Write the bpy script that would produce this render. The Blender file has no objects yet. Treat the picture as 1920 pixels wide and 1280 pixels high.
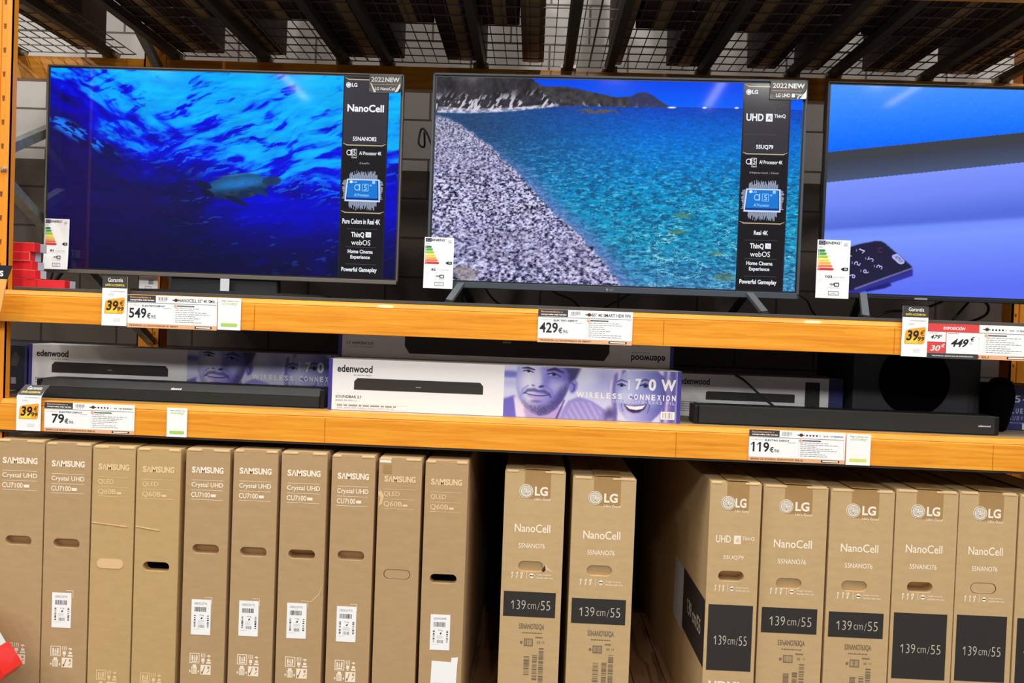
import bpy, bmesh, math, random
import numpy as np
from mathutils import Vector, Matrix

# ------------------------------------------------------------------ camera, world, lights
SC = bpy.context.scene
COL = SC.collection
CAM_H = 1.40                    # camera height above the store floor; object heights below are given from it
vs = SC.view_settings
SC.display_settings.display_device = 'sRGB'
vs.view_transform = 'Standard'
vs.look = 'None'
vs.exposure = 0.0
vs.gamma = 1.0
vs.use_curve_mapping = False

cam_d = bpy.data.cameras.new('camera')
cam = bpy.data.objects.new('camera', cam_d)
COL.objects.link(cam)
cam_d.sensor_width = 36.0
cam_d.lens = 27.056
cam_d.clip_start = 0.02
# columns: right, up, backward
cam.matrix_world = Matrix(((0.99894109, -0.0376849, 0.02639207, 0.0),
                           (0.02709245, 0.01819711, -0.99946729, -2.3756),
                           (0.03718457, 0.99912397, 0.01920000, CAM_H),
                           (0, 0, 0, 1)))
SC.camera = cam

world = bpy.data.worlds.new('store_ambient')
SC.world = world
world.use_nodes = True
bgn = world.node_tree.nodes['Background']
bgn.inputs['Color'].default_value = (0.93, 0.96, 1.0, 1)
bgn.inputs['Strength'].default_value = 0.08


def area(name, loc, sx, sy, power, rot=(0, 0, 0), color=(1, 0.97, 0.92)):
    l = bpy.data.lights.new(name, 'AREA')
    l.shape = 'RECTANGLE'
    l.size, l.size_y, l.energy, l.color = sx, sy, power, color
    o = bpy.data.objects.new(name, l)
    o.location = loc
    o.rotation_euler = rot
    COL.objects.link(o)
    return o


# fluorescent rows of the aisle ceiling (long side along the aisle depth)
for i, x in enumerate((-5.4, -3.4, -1.4, 0.6, 2.6, 4.6)):
    area('ceiling_tube', (x, -1.7, 5.0), 0.14, 1.5, 70)
    area('ceiling_tube', (x, -3.6, 5.0), 0.14, 1.5, 30)
    area('ceiling_tube', (x, -7.3, 5.0), 0.14, 1.5, 120)
for x, y in ((2.13, -9.0), (5.3, -8.5), (-3.85, -9.0)):
    area('ceiling_tube', (x, y, 5.0), 0.12, 1.5, 3.5)
# twin tube line that runs above the rack and shines down between stock and wall
for y in (0.57, 0.72):
    for x in (-3.0, -0.4, 2.2):
        area('rack_tube', (x, y, 5.0), 2.4, 0.05, 12)

# ------------------------------------------------------------------ helpers
RNG = random.Random(5)


def lin(c):
    return tuple(((v / 255.0) / 12.92 if v / 255.0 <= 0.04045 else ((v / 255.0 + 0.055) / 1.055) ** 2.4) for v in c)


MATS = {}


def mat(name, rgb, rough=0.55, metal=0.0, var=0.0, scale=30.0, stretch=(1, 1, 1), bump=0.0, spec=0.5, coat=0.0,
        rgb2=None, alpha=1.0):
    if name in MATS:
        return MATS[name]
    m = bpy.data.materials.new(name)
    m.use_nodes = True
    nt = m.node_tree
    b = nt.nodes['Principled BSDF']
    b.inputs['Roughness'].default_value = rough
    b.inputs['Metallic'].default_value = metal
    b.inputs['Specular IOR Level'].default_value = spec
    b.inputs['Coat Weight'].default_value = coat
    b.inputs['Alpha'].default_value = alpha
    c = lin(rgb)
    if var > 0 or rgb2:
        tc = nt.nodes.new('ShaderNodeTexCoord')
        mp = nt.nodes.new('ShaderNodeMapping')
        mp.inputs['Scale'].default_value = stretch
        nz = nt.nodes.new('ShaderNodeTexNoise')
        nz.inputs['Scale'].default_value = scale
        nz.inputs['Detail'].default_value = 6
        nz.inputs['Roughness'].default_value = 0.62
        rp = nt.nodes.new('ShaderNodeValToRGB')
        rp.color_ramp.elements[0].position = 0.3
        rp.color_ramp.elements[1].position = 0.7
        c2 = lin(rgb2) if rgb2 else tuple(min(1, v * (1 + var)) for v in c)
        c1 = tuple(v * (1 - var) for v in c) if not rgb2 else c
        rp.color_ramp.elements[0].color = (*c1, 1)
        rp.color_ramp.elements[1].color = (*c2, 1)
        nt.links.new(tc.outputs['Object'], mp.inputs['Vector'])
        nt.links.new(mp.outputs['Vector'], nz.inputs['Vector'])
        nt.links.new(nz.outputs['Fac'], rp.inputs['Fac'])
        nt.links.new(rp.outputs['Color'], b.inputs['Base Color'])
        if bump:
            bp = nt.nodes.new('ShaderNodeBump')
            bp.inputs['Strength'].default_value = bump
            bp.inputs['Distance'].default_value = 0.002
            nt.links.new(nz.outputs['Fac'], bp.inputs['Height'])
            nt.links.new(bp.outputs['Normal'], b.inputs['Normal'])
    else:
        b.inputs['Base Color'].default_value = (*c, 1)
    MATS[name] = m
    return m


def glow(name, rgb, s=1.0):
    """something the screen shows: light given off by the panel"""
    if name in MATS:
        return MATS[name]
    m = bpy.data.materials.new(name)
    m.use_nodes = True
    b = m.node_tree.nodes['Principled BSDF']
    b.inputs['Base Color'].default_value = (0.004, 0.004, 0.004, 1)
    b.inputs['Roughness'].default_value = 0.12
    b.inputs['Emission Color'].default_value = (*lin(rgb), 1)
    b.inputs['Emission Strength'].default_value = s
    MATS[name] = m
    return m


def attr_mat(name, emit):
    m = bpy.data.materials.new(name)
    m.use_nodes = True
    nt = m.node_tree
    b = nt.nodes['Principled BSDF']
    at = nt.nodes.new('ShaderNodeAttribute')
    at.attribute_name = 'picture'
    if emit:
        b.inputs['Base Color'].default_value = (0.004, 0.004, 0.004, 1)
        b.inputs['Roughness'].default_value = 0.05
        nt.links.new(at.outputs['Color'], b.inputs['Emission Color'])
        b.inputs['Emission Strength'].default_value = 1.0
    else:
        b.inputs['Roughness'].default_value = 0.45
        nt.links.new(at.outputs['Color'], b.inputs['Base Color'])
    return m


class MB:
    """collects geometry (rel. heights) for ONE mesh object"""

    def __init__(self):
        self.v, self.f, self.mi, self.mats, self.sm = [], [], [], [], []

    def slot(self, m):
        if m not in self.mats:
            self.mats.append(m)
        return self.mats.index(m)

    def add(self, vs_, fs, m, smooth=False):
        o = len(self.v)
        s = self.slot(m)
        self.v += [tuple(p) for p in vs_]
        for f in fs:
            self.f.append(tuple(i + o for i in f))
            self.mi.append(s)
            self.sm.append(smooth)

    def bm(self, b, m, smooth=False):
        b.verts.ensure_lookup_table()
        for i, v in enumerate(b.verts):
            v.index = i
        self.add([v.co[:] for v in b.verts], [[v.index for v in f.verts] for f in b.faces], m, smooth)
        b.free()

    def box(self, x0, x1, y0, y1, z0, z1, m, bev=0.0, seg=2, warp=None):
        b = bmesh.new()
        bmesh.ops.create_cube(b, size=1.0)
        for v in b.verts:
            v.co = Vector((x0 if v.co.x < 0 else x1, y0 if v.co.y < 0 else y1, z0 if v.co.z < 0 else z1))
        if bev:
            bmesh.ops.bevel(b, geom=list(b.edges), offset=bev, segments=seg, profile=0.5, affect='EDGES')
        if warp:
            for v in b.verts:
                v.co = Vector(warp(*v.co))
        self.bm(b, m)
        return self

    def cyl(self, p0, p1, r, m, n=16, r1=None, caps=True):
        p0, p1 = Vector(p0), Vector(p1)
        d = (p1 - p0).normalized()
        a = d.orthogonal().normalized()
        c = d.cross(a)
        r1 = r if r1 is None else r1
        vs_ = []
        for p, rr in ((p0, r), (p1, r1)):
            for k in range(n):
                t = 2 * math.pi * k / n
                vs_.append(p + a * math.cos(t) * rr + c * math.sin(t) * rr)
        fs = [(k, (k + 1) % n, n + (k + 1) % n, n + k) for k in range(n)]
        self.add(vs_, fs, m, True)
        if caps:
            self.add(vs_[:n], [tuple(range(n - 1, -1, -1))], m)
            self.add(vs_[n:], [tuple(range(n))], m)
        return self

    def tube(self, pts, r, m, n=8, sub=8):
        P = [Vector(p) for p in pts]
        Q = []
        for i in range(len(P) - 1):
            a, b, c, d = P[max(0, i - 1)], P[i], P[i + 1], P[min(len(P) - 1, i + 2)]
            for k in range(sub):
                t = k / sub
                Q.append(0.5 * ((2 * b) + (c - a) * t + (2 * a - 5 * b + 4 * c - d) * t * t + (3 * b - a - 3 * c + d) * t ** 3))
        Q.append(P[-1])
        vs_, fs = [], []
        up = None
        for i, q in enumerate(Q):
            d = (Q[min(i + 1, len(Q) - 1)] - Q[max(i - 1, 0)]).normalized()
            if up is None:
                up = d.orthogonal().normalized()
            up = (up - d * up.dot(d)).normalized()
            s = d.cross(up)
            for k in range(n):
                t = 2 * math.pi * k / n
                vs_.append(q + (up * math.cos(t) + s * math.sin(t)) * r)
        for i in range(len(Q) - 1):
            for k in range(n):
                fs.append((i * n + k, i * n + (k + 1) % n, (i + 1) * n + (k + 1) % n, (i + 1) * n + k))
        fs.append(tuple(range(n - 1, -1, -1)))
        fs.append(tuple((len(Q) - 1) * n + k for k in range(n)))
        self.add(vs_, fs, m, True)
        return self

    def prism(self, pts, axis, a, b, m):
        """closed 2D outline extruded along axis 'y' (pts are x,z) or 'x' (pts are y,z)"""
        n = len(pts)
        if axis == 'y':
            vs_ = [(p[0], a, p[1]) for p in pts] + [(p[0], b, p[1]) for p in pts]
        elif axis == 'x':
            vs_ = [(a, p[0], p[1]) for p in pts] + [(b, p[0], p[1]) for p in pts]
        else:
            vs_ = [(p[0], p[1], a) for p in pts] + [(p[0], p[1], b) for p in pts]
        fs = [(k, (k + 1) % n, n + (k + 1) % n, n + k) for k in range(n)]
        fs += [tuple(range(n - 1, -1, -1)), tuple(range(n, 2 * n))]
        self.add(vs_, fs, m)
        return self

    def bar(self, p0, p1, w, h, m):
        """rectangular bar between two points; w across in x, h across the other way"""
        p0, p1 = Vector(p0), Vector(p1)
        d = (p1 - p0).normalized()
        a = Vector((1, 0, 0))
        a = (a - d * a.dot(d)).normalized()
        c = d.cross(a)
        vs_ = []
        for p in (p0, p1):
            for s, t in ((-1, -1), (1, -1), (1, 1), (-1, 1)):
                vs_.append(p + a * (w / 2 * s) + c * (h / 2 * t))
        self.add(vs_, [(0, 3, 2, 1), (4, 5, 6, 7), (0, 1, 5, 4), (1, 2, 6, 5), (2, 3, 7, 6), (3, 0, 4, 7)], m)
        return self


def link_mesh(name, mb, parent=None, origin=(0, 0, 0), attr=None):
    me = bpy.data.meshes.new(name)
    o3 = Vector(origin)
    me.from_pydata([tuple(Vector(p) - o3) for p in mb.v], [], mb.f)
    for m in mb.mats:
        me.materials.append(m)
    me.polygons.foreach_set('material_index', mb.mi)
    me.polygons.foreach_set('use_smooth', mb.sm)
    me.update()
    bm_ = bmesh.new()
    bm_.from_mesh(me)
    if not getattr(mb, 'flat', False):
        bmesh.ops.recalc_face_normals(bm_, faces=bm_.faces)
        bm_.to_mesh(me)
    bm_.free()
    o = bpy.data.objects.new(name, me)
    COL.objects.link(o)
    if parent is not None:
        o.parent = parent
    else:
        o.location = (origin[0], origin[1], origin[2] + CAM_H)
    return o


ORIG = {}


def thing(name, label, cat, origin, rotz=0.0, group=None):
    o = bpy.data.objects.new(name, None)
    o.empty_display_size = 0.05
    COL.objects.link(o)
    o.location = (origin[0], origin[1], origin[2] + CAM_H)
    o.rotation_euler = (0, 0, rotz)
    o['label'] = label
    o['category'] = cat
    if group:
        o['group'] = group
    ORIG[o.name] = tuple(origin)
    return o


def part(name, mb, parent, label=None):
    root = parent
    while root.parent is not None:
        root = root.parent
    o = link_mesh(name, mb, parent, ORIG[root.name])
    if label:
        o['label'] = label
    return o


def single(name, label, cat, mb, origin, group=None, rot=None):
    o = link_mesh(name, mb, None, origin)
    o['label'] = label
    o['category'] = cat
    if group:
        o['group'] = group
    ORIG[o.name] = tuple(origin)
    if rot:
        o.rotation_euler = rot
    return o


def struct(name, mb):
    o = link_mesh(name, mb, None, (0, 0, 0))
    o['kind'] = 'structure'
    return o


# ------------------------------------------------------------------ flat printing (lettering, logos, bars)
GLY = {}


def flag(V, F, r, stem, top):
    """upstroke of a figure 1"""
    if stem > 0.2:
        return V, F
    n = len(V)
    l = r - stem
    V = V + [(l - 0.17, top - 0.17), (l - 0.17, top - 0.25), (l, top - 0.13), (r, top), (l + 0.2 * stem, top)]
    return V, F + [(n, n + 1, n + 2, n + 3, n + 4)]


def glyphs(s, bold):
    k = (s, bold)
    if k not in GLY:
        cu = bpy.data.curves.new('t', 'FONT')
        cu.body = s
        cu.resolution_u = 3
        cu.offset = 0.018 * bold
        ob = bpy.data.objects.new('t', cu)
        COL.objects.link(ob)
        dg = bpy.context.evaluated_depsgraph_get()
        me = bpy.data.meshes.new_from_object(ob.evaluated_get(dg))
        V = [(v.co.x, v.co.y) for v in me.vertices]
        F = [tuple(p.vertices) for p in me.polygons]
        bpy.data.objects.remove(ob)
        bpy.data.curves.remove(cu)
        bpy.data.meshes.remove(me)
        if '1' in s and s != '1':
            _, _, l1, r1, b1, t1 = glyphs('1', bold)
            for i, c in enumerate(s):
                if c == '1':
                    r = glyphs(s[:i + 1], bold)[3] if i + 1 < len(s) else max(p[0] for p in V)
                    V, F = flag(V, F, r, GLY['stem', bold], t1)
        elif s == '1':
            r, l = max(p[0] for p in V), min(p[0] for p in V)
            GLY['stem', bold] = r - l
            V, F = flag(V, F, r, r - l, max(p[1] for p in V))
        xs = [p[0] for p in V]
        ys = [p[1] for p in V]
        GLY[k] = (V, F, min(xs), max(xs), min(ys), max(ys))
    return GLY[k]


class Print(MB):
    """flat print in the x-z plane at depth y; each layer lies a hair in front of the last"""
    flat = True

    def __init__(self, y, box=(0, 0, 1, 1), step=0.00018, tf=None):
        super().__init__()
        self.y, self.b, self.step, self.tf = y, box, step, tf

    def P(self, u, v, k):
        x0, z0, x1, z1 = self.b
        x, z = x0 + (x1 - x0) * u, z0 + (z1 - z0) * v
        y = self.y - k * self.step
        return self.tf(x, y, z) if self.tf else (x, y, z)

    def poly(self, pts, m, k=1):
        self.add([self.P(u, v, k) for u, v in pts], [tuple(range(len(pts)))], m)

    def rect(self, u0, v0, u1, v1, m, k=1):
        self.poly([(u0, v0), (u1, v0), (u1, v1), (u0, v1)], m, k)

    def frame(self, u0, v0, u1, v1, t, s, m, k=1):
        self.rect(u0, v0, u1, v0 + s, m, k)
        self.rect(u0, v1 - s, u1, v1, m, k)
        self.rect(u0, v0 + s, u0 + t, v1 - s, m, k)
        self.rect(u1 - t, v0 + s, u1, v1 - s, m, k)

    def disc(self, u, v, ru, rv, m, k=1, n=28, a0=0, a1=360, hole=0.0):
        if hole:
            for i in range(n):
                t0 = math.radians(a0 + (a1 - a0) * i / n)
                t1 = math.radians(a0 + (a1 - a0) * (i + 1) / n)
                self.poly([(u + ru * hole * math.cos(t0), v + rv * hole * math.sin(t0)),
                           (u + ru * math.cos(t0), v + rv * math.sin(t0)),
                           (u + ru * math.cos(t1), v + rv * math.sin(t1)),
                           (u + ru * hole * math.cos(t1), v + rv * hole * math.sin(t1))], m, k)
        else:
            self.poly([(u + ru * math.cos(math.radians(a0 + (a1 - a0) * i / n)),
                        v + rv * math.sin(math.radians(a0 + (a1 - a0) * i / n))) for i in range(n)], m, k)

    def text(self, s, u0, v0, u1, v1, m, k=2, bold=1.0, slant=0.0, flip=False):
        V, F, a, b, c, d = glyphs(s, bold)
        pts = []
        for x, y in V:
            fx, fy = (x - a) / (b - a), (y - c) / (d - c)
            if flip:
                fx, fy = 1 - fx, 1 - fy
            pts.append(self.P(u0 + (u1 - u0) * fx + slant * fy, v0 + (v1 - v0) * fy, k))
        self.add(pts, F, m)

    def lines(self, u0, v0, u1, v1, rows, m, k=2, seed=1, fill=0.45, short=0.3):
        """rows of tiny unreadable print"""
        r = random.Random(seed)
        h = (v1 - v0) / rows
        for i in range(rows):
            v = v1 - (i + 0.5) * h
            u, end = u0, u1 - (u1 - u0) * r.random() * short
            while u < end:
                w = (u1 - u0) * r.uniform(0.04, 0.14)
                self.rect(u, v - h * fill / 2, min(u + w, end), v + h * fill / 2, m, k)
                u += w + (u1 - u0) * 0.02

    def barcode(self, u0, v0, u1, v1, m, k=2, n=22, seed=1, vertical=False):
        r = random.Random(seed)
        ws = [r.choice((1, 1, 2, 3)) for _ in range(2 * n)]
        t, tot = 0.0, float(sum(ws))
        for i, w in enumerate(ws):
            if i % 2 == 0:
                a, b = t / tot, (t + w) / tot
                if vertical:
                    self.rect(u0, v0 + (v1 - v0) * a, u1, v0 + (v1 - v0) * b, m, k)
                else:
                    self.rect(u0 + (u1 - u0) * a, v0, u0 + (u1 - u0) * b, v1, m, k)
            t += w


# ------------------------------------------------------------------ painted pictures (what a screen shows / what a pack has printed on it)
def vnoise(x, y, seed):
    r = np.random.default_rng(seed).random((256, 256))
    xi, yi = np.floor(x).astype(int), np.floor(y).astype(int)
    fx, fy = x - xi, y - yi
    fx, fy = fx * fx * (3 - 2 * fx), fy * fy * (3 - 2 * fy)
    g = lambda i, j: r[i % 256, j % 256]
    return (g(xi, yi) * (1 - fx) + g(xi + 1, yi) * fx) * (1 - fy) + (g(xi, yi + 1) * (1 - fx) + g(xi + 1, yi + 1) * fx) * fy


def fbm(x, y, seed, oct_=5, gain=0.5):
    s, a, t = 0.0, 1.0, 0.0
    for i in range(oct_):
        s = s + a * vnoise(x * 2 ** i + 17 * i, y * 2 ** i + 31 * i, seed + i)
        t += a
        a *= gain
    return s / t


def sst(a, b, x):
    t = np.clip((x - a) / (b - a), 0, 1)
    return t * t * (3 - 2 * t)


def ramp(t, stops):
    ts = [s[0] for s in stops]
    return np.stack([np.interp(t, ts, [s[1][i] for s in stops]) for i in range(3)], -1)


def mix(a, b, m):
    return a * (1 - m[..., None]) + np.asarray(b, float) * m[..., None]


def inpoly(X, Y, pts):
    ins = np.zeros(X.shape, bool)
    n = len(pts)
    for i in range(n):
        x0, y0 = pts[i]
        x1, y1 = pts[(i + 1) % n]
        c = ((y0 > Y) != (y1 > Y)) & (X < (x1 - x0) * (Y - y0) / (y1 - y0 + 1e-9) + x0)
        ins ^= c
    return ins.astype(float)


def blur(m, s):
    if s <= 0:
        return m
    r = int(3 * s) + 1
    k = np.exp(-0.5 * (np.arange(-r, r + 1) / s) ** 2)
    k /= k.sum()
    p = np.pad(m, ((r, r), (0, 0)), mode='edge')
    m = sum(k[i] * p[i:i + m.shape[0]] for i in range(2 * r + 1))
    p = np.pad(m, ((0, 0), (r, r)), mode='edge')
    return sum(k[i] * p[:, i:i + m.shape[1]] for i in range(2 * r + 1))


def ell(X, Y, cx, cy, rx, ry, ang=0.0, soft=0.25):
    a = math.radians(ang)
    dx, dy = X - cx, Y - cy
    u, v = dx * math.cos(a) + dy * math.sin(a), -dx * math.sin(a) + dy * math.cos(a)
    d = np.sqrt((u / rx) ** 2 + (v / ry) ** 2)
    return 1 - sst(1 - soft, 1 + soft, d)


def picture_mesh(name, img, corners, material, parent):
    """img: rows from the top, sRGB 0..255; corners: (x0,z0,x1,z1,y) of the flat panel"""
    h, w, _ = img.shape
    x0, z0, x1, z1, y = corners
    root = parent
    while root.parent is not None:
        root = root.parent
    ox, oy, oz = ORIG[root.name]
    xs = np.linspace(x0, x1, w) - ox
    zs = np.linspace(z1, z0, h) - oz
    co = np.zeros((h, w, 3), np.float32)
    co[..., 0] = xs[None, :]
    co[..., 1] = y - oy
    co[..., 2] = zs[:, None]
    me = bpy.data.meshes.new(name)
    nq = (w - 1) * (h - 1)
    me.vertices.add(w * h)
    me.vertices.foreach_set('co', co.ravel())
    idx = np.arange(w * h).reshape(h, w)
    q = np.stack([idx[1:, :-1], idx[1:, 1:], idx[:-1, 1:], idx[:-1, :-1]], -1).reshape(-1, 4)
    me.loops.add(nq * 4)
    me.loops.foreach_set('vertex_index', q.ravel().astype(np.int32))
    me.polygons.add(nq)
    me.polygons.foreach_set('loop_start', np.arange(0, nq * 4, 4, dtype=np.int32))
    me.polygons.foreach_set('loop_total', np.full(nq, 4, np.int32))
    me.update()
    at = me.color_attributes.new('picture', 'FLOAT_COLOR', 'POINT')
    c = np.clip(img / 255.0, 0, 1)
    c = np.where(c <= 0.04045, c / 12.92, ((c + 0.055) / 1.055) ** 2.4)
    rgba = np.ones((h, w, 4), np.float32)
    rgba[..., :3] = c
    at.data.foreach_set('color', rgba.ravel())
    me.materials.append(material)
    me.validate()
    o = bpy.data.objects.new(name, me)
    COL.objects.link(o)
    o.parent = parent
    return o


# ------------------------------------------------------------------ materials
def beam_mat():
    m = bpy.data.materials.new('orange_beam')
    m.use_nodes = True
    nt = m.node_tree
    b = nt.nodes['Principled BSDF']
    tc = nt.nodes.new('ShaderNodeTexCoord')
    mp = nt.nodes.new('ShaderNodeMapping')
    mp.inputs['Scale'].default_value = (2.2, 6, 46)
    nz = nt.nodes.new('ShaderNodeTexNoise')
    nz.inputs['Scale'].default_value = 1.6
    nz.inputs['Detail'].default_value = 8
    nz.inputs['Roughness'].default_value = 0.65
    nz.inputs['Distortion'].default_value = 0.6
    rp = nt.nodes.new('ShaderNodeValToRGB')
    e = rp.color_ramp.elements
    e[0].position, e[0].color = 0.28, (*lin((214, 128, 34)), 1)
    e[1].position, e[1].color = 0.72, (*lin((250, 178, 66)), 1)
    k = e.new(0.5)
    k.color = (*lin((240, 156, 44)), 1)
    nt.links.new(tc.outputs['Object'], mp.inputs['Vector'])
    nt.links.new(mp.outputs['Vector'], nz.inputs['Vector'])
    nt.links.new(nz.outputs['Fac'], rp.inputs['Fac'])
    nt.links.new(rp.outputs['Color'], b.inputs['Base Color'])
    b.inputs['Roughness'].default_value = 0.32
    b.inputs['Coat Weight'].default_value = 0.25
    return m


M_beam = beam_mat()
M_post = mat('orange_post', (240, 150, 38), 0.4, var=0.06, scale=6)
M_dot = mat('slot_shadow_paint', (120, 66, 14), 0.7)
M_steel = mat('galvanised_steel', (150, 155, 152), 0.42, 0.55, var=0.2, scale=25)
M_chan = mat('deck_channel', (88, 84, 76), 0.55, 0.2, var=0.15, scale=20)
M_wire = mat('zinc_wire', (118, 113, 108), 0.45, 0.3)
M_bolt = mat('bolt_zinc', (200, 195, 180), 0.35, 0.7)
M_deckboard = mat('dark_shelf_board', (74, 70, 66), 0.7, var=0.1, scale=14)
M_card = mat('kraft_cardboard', (184, 152, 112), 0.85, var=0.05, scale=18, stretch=(1, 1, 3), bump=0.1, spec=0.2)
M_card_lg = mat('kraft_cardboard_warm', (196, 166, 122), 0.85, var=0.05, scale=18, stretch=(1, 1, 3), bump=0.1, spec=0.2)
M_card_q = mat('kraft_cardboard_ochre', (194, 162, 112), 0.85, var=0.05, scale=18, stretch=(1, 1, 3), bump=0.1, spec=0.2)
M_edge = mat('cut_card_edge', (226, 190, 140), 0.9)
M_tape = mat('brown_tape', (172, 136, 88), 0.35, var=0.05, scale=40)
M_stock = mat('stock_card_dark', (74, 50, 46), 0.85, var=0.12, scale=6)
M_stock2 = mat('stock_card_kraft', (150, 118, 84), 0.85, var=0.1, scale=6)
M_pw = mat('print_cream', (250, 236, 214), 0.7)
M_pwf = mat('print_cream_faded', (238, 206, 160), 0.7)
M_pk = mat('print_black', (44, 40, 38), 0.6)
M_pg = mat('print_grey', (120, 104, 84), 0.7)
M_pcm = mat('print_silver', (205, 196, 180), 0.6)
M_paper = mat('label_paper', (250, 250, 250), 0.5)
M_ink = mat('label_ink', (30, 30, 40), 0.5)
M_grey = mat('label_grey', (140, 140, 146), 0.5)
M_lgrey = mat('label_light_grey', (205, 206, 212), 0.5)
M_dark = mat('label_charcoal', (62, 60, 60), 0.5)
M_tan = mat('label_tan', (236, 178, 132), 0.5)
M_brown = mat('label_brown', (120, 70, 36), 0.5)
M_orng = mat('label_orange', (250, 172, 44), 0.5)
M_yel = mat('label_yellow', (250, 216, 70), 0.5)
M_red = mat('label_red', (222, 72, 72), 0.5)
M_grn = mat('label_green', (172, 214, 96), 0.5)
M_pgrn = mat('label_pale_green', (214, 228, 178), 0.5)
M_tv = mat('tv_bezel_black', (30, 30, 34), 0.35)
M_tvedge = mat('tv_bezel_edge', (112, 104, 98), 0.4, 0.3)
M_tvslate = mat('tv_bezel_slate', (66, 74, 84), 0.4, 0.1)
M_tvback = mat('tv_back_plastic', (24, 24, 26), 0.5)
M_foot = mat('tv_foot_grey', (92, 96, 98), 0.45, 0.2)
M_blk = mat('black_plastic', (26, 26, 26), 0.5)
M_grille = mat('grille_cloth', (30, 33, 32), 0.8, var=0.2, scale=900)
M_navyblk = mat('subwoofer_paint', (50, 52, 60), 0.6)
M_hole = mat('speaker_cone_black', (4, 4, 7), 0.95, spec=0.05)
M_cable = mat('cable_rubber', (20, 20, 20), 0.5)
M_white = mat('pack_white', (240, 241, 242), 0.45)
M_navy = mat('pack_navy', (64, 60, 150), 0.45)
M_dnavy = mat('pack_dark_navy', (44, 52, 110), 0.5)
M_rbox = mat('red_pack', (236, 44, 52), 0.4, var=0.05, scale=20)
M_rboxd = mat('red_pack_worn', (255, 150, 140), 0.6)
M_gbox = mat('grey_pack', (206, 210, 216), 0.5)
M_redpl = mat('red_plastic', (232, 34, 34), 0.3, coat=0.3)
M_clear = mat('pale_plastic_panel', (216, 228, 226), 0.25)

# ------------------------------------------------------------------ setting
FLOOR = -CAM_H
BACK = 1.55      # wall behind the rack
m = bpy.data.materials.new('painted_block')
m.use_nodes = True
nt = m.node_tree
b = nt.nodes['Principled BSDF']
b.inputs['Roughness'].default_value = 0.8
tc = nt.nodes.new('ShaderNodeTexCoord')
sx = nt.nodes.new('ShaderNodeSeparateXYZ')
cx = nt.nodes.new('ShaderNodeCombineXYZ')
br = nt.nodes.new('ShaderNodeTexBrick')
br.inputs['Scale'].default_value = 1.0
br.inputs['Brick Width'].default_value = 0.397
br.inputs['Row Height'].default_value = 0.2
br.inputs['Mortar Size'].default_value = 0.006
br.inputs['Mortar Smooth'].default_value = 0.3
br.inputs['Color1'].default_value = (*lin((198, 194, 190)), 1)
br.inputs['Color2'].default_value = (*lin((190, 186, 180)), 1)
br.inputs['Mortar'].default_value = (*lin((110, 98, 88)), 1)
nt.links.new(tc.outputs['Object'], sx.inputs[0])
ad = nt.nodes.new('ShaderNodeMath')
ad.operation = 'ADD'
ad.inputs[1].default_value = -0.032 + 10 * 0.397
az = nt.nodes.new('ShaderNodeMath')
az.operation = 'ADD'
az.inputs[1].default_value = -0.232 + 10 * 0.2
nt.links.new(sx.outputs['X'], ad.inputs[0])
nt.links.new(sx.outputs['Z'], az.inputs[0])
nt.links.new(ad.outputs[0], cx.inputs['X'])
nt.links.new(az.outputs[0], cx.inputs['Y'])
nt.links.new(cx.outputs[0], br.inputs['Vector'])
bp = nt.nodes.new('ShaderNodeBump')
bp.inputs['Strength'].default_value = 0.6
bp.inputs['Distance'].default_value = 0.004
bp.invert = True
nt.links.new(br.outputs['Fac'], bp.inputs['Height'])
da = nt.nodes.new('ShaderNodeMath')         # wall colour turns darker taupe below this height, pale above
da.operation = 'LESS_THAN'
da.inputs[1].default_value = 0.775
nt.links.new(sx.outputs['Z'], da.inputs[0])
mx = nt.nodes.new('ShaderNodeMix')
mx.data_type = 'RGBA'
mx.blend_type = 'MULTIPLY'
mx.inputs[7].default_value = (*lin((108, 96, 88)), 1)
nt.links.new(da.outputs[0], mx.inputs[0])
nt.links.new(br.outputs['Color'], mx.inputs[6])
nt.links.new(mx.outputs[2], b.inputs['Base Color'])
nt.links.new(bp.outputs['Normal'], b.inputs['Normal'])
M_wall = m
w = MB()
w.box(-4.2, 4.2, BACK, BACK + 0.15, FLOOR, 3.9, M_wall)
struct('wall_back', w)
w = MB()
w.box(-4.2, 4.2, -4.2, BACK + 0.15, FLOOR - 0.1, FLOOR, mat('store_floor_tile', (98, 94, 88), 0.4, var=0.06, scale=5))
struct('floor', w)

# ------------------------------------------------------------------ pallet rack
ZU0, ZU1 = -0.0427, 0.0584        # upper beam
ZL0, ZL1 = -0.384, -0.286         # lower beam
ZT0, ZT1 = 1.052, 1.155           # top level beams
ZF = -1.285                       # wooden deck the cartons stand on
REAR = 1.10
XL, XR = -1.665, 2.12
rack = thing('pallet_rack', 'orange steel pallet rack that carries all the shelves, its left post at the picture edge', 'rack', (0, 0.5, FLOOR))


def upright(x0, x1, y0, y1, zt=2.2):
    u = MB()
    u.box(x0, x1, y0, y0 + 0.008, FLOOR, zt, M_post)
    u.box(x0, x0 + 0.006, y0, y1, FLOOR, zt, M_post)
    u.box(x1 - 0.006, x1, y0, y1, FLOOR, zt, M_post)
    xm = (x0 + x1) / 2
    u.box(xm - 0.022, xm + 0.022, y0 - 0.004, y0, FLOOR, zt, M_post, 0.003)
    u.box(x1 - 0.016, x1, y0 - 0.003, y0, FLOOR, zt, M_post, 0.0015)
    z = -1.3
    while z < zt - 0.05:
        for dx in (-0.036, 0.032):
            u.prism([(xm + dx - 0.003, z), (xm + dx + 0.003, z), (xm + dx + 0.0042, z + 0.016), (xm + dx - 0.0042, z + 0.016)], 'y', y0 - 0.0006, y0 + 0.001, M_dot)
        z += 0.075
    return u


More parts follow.
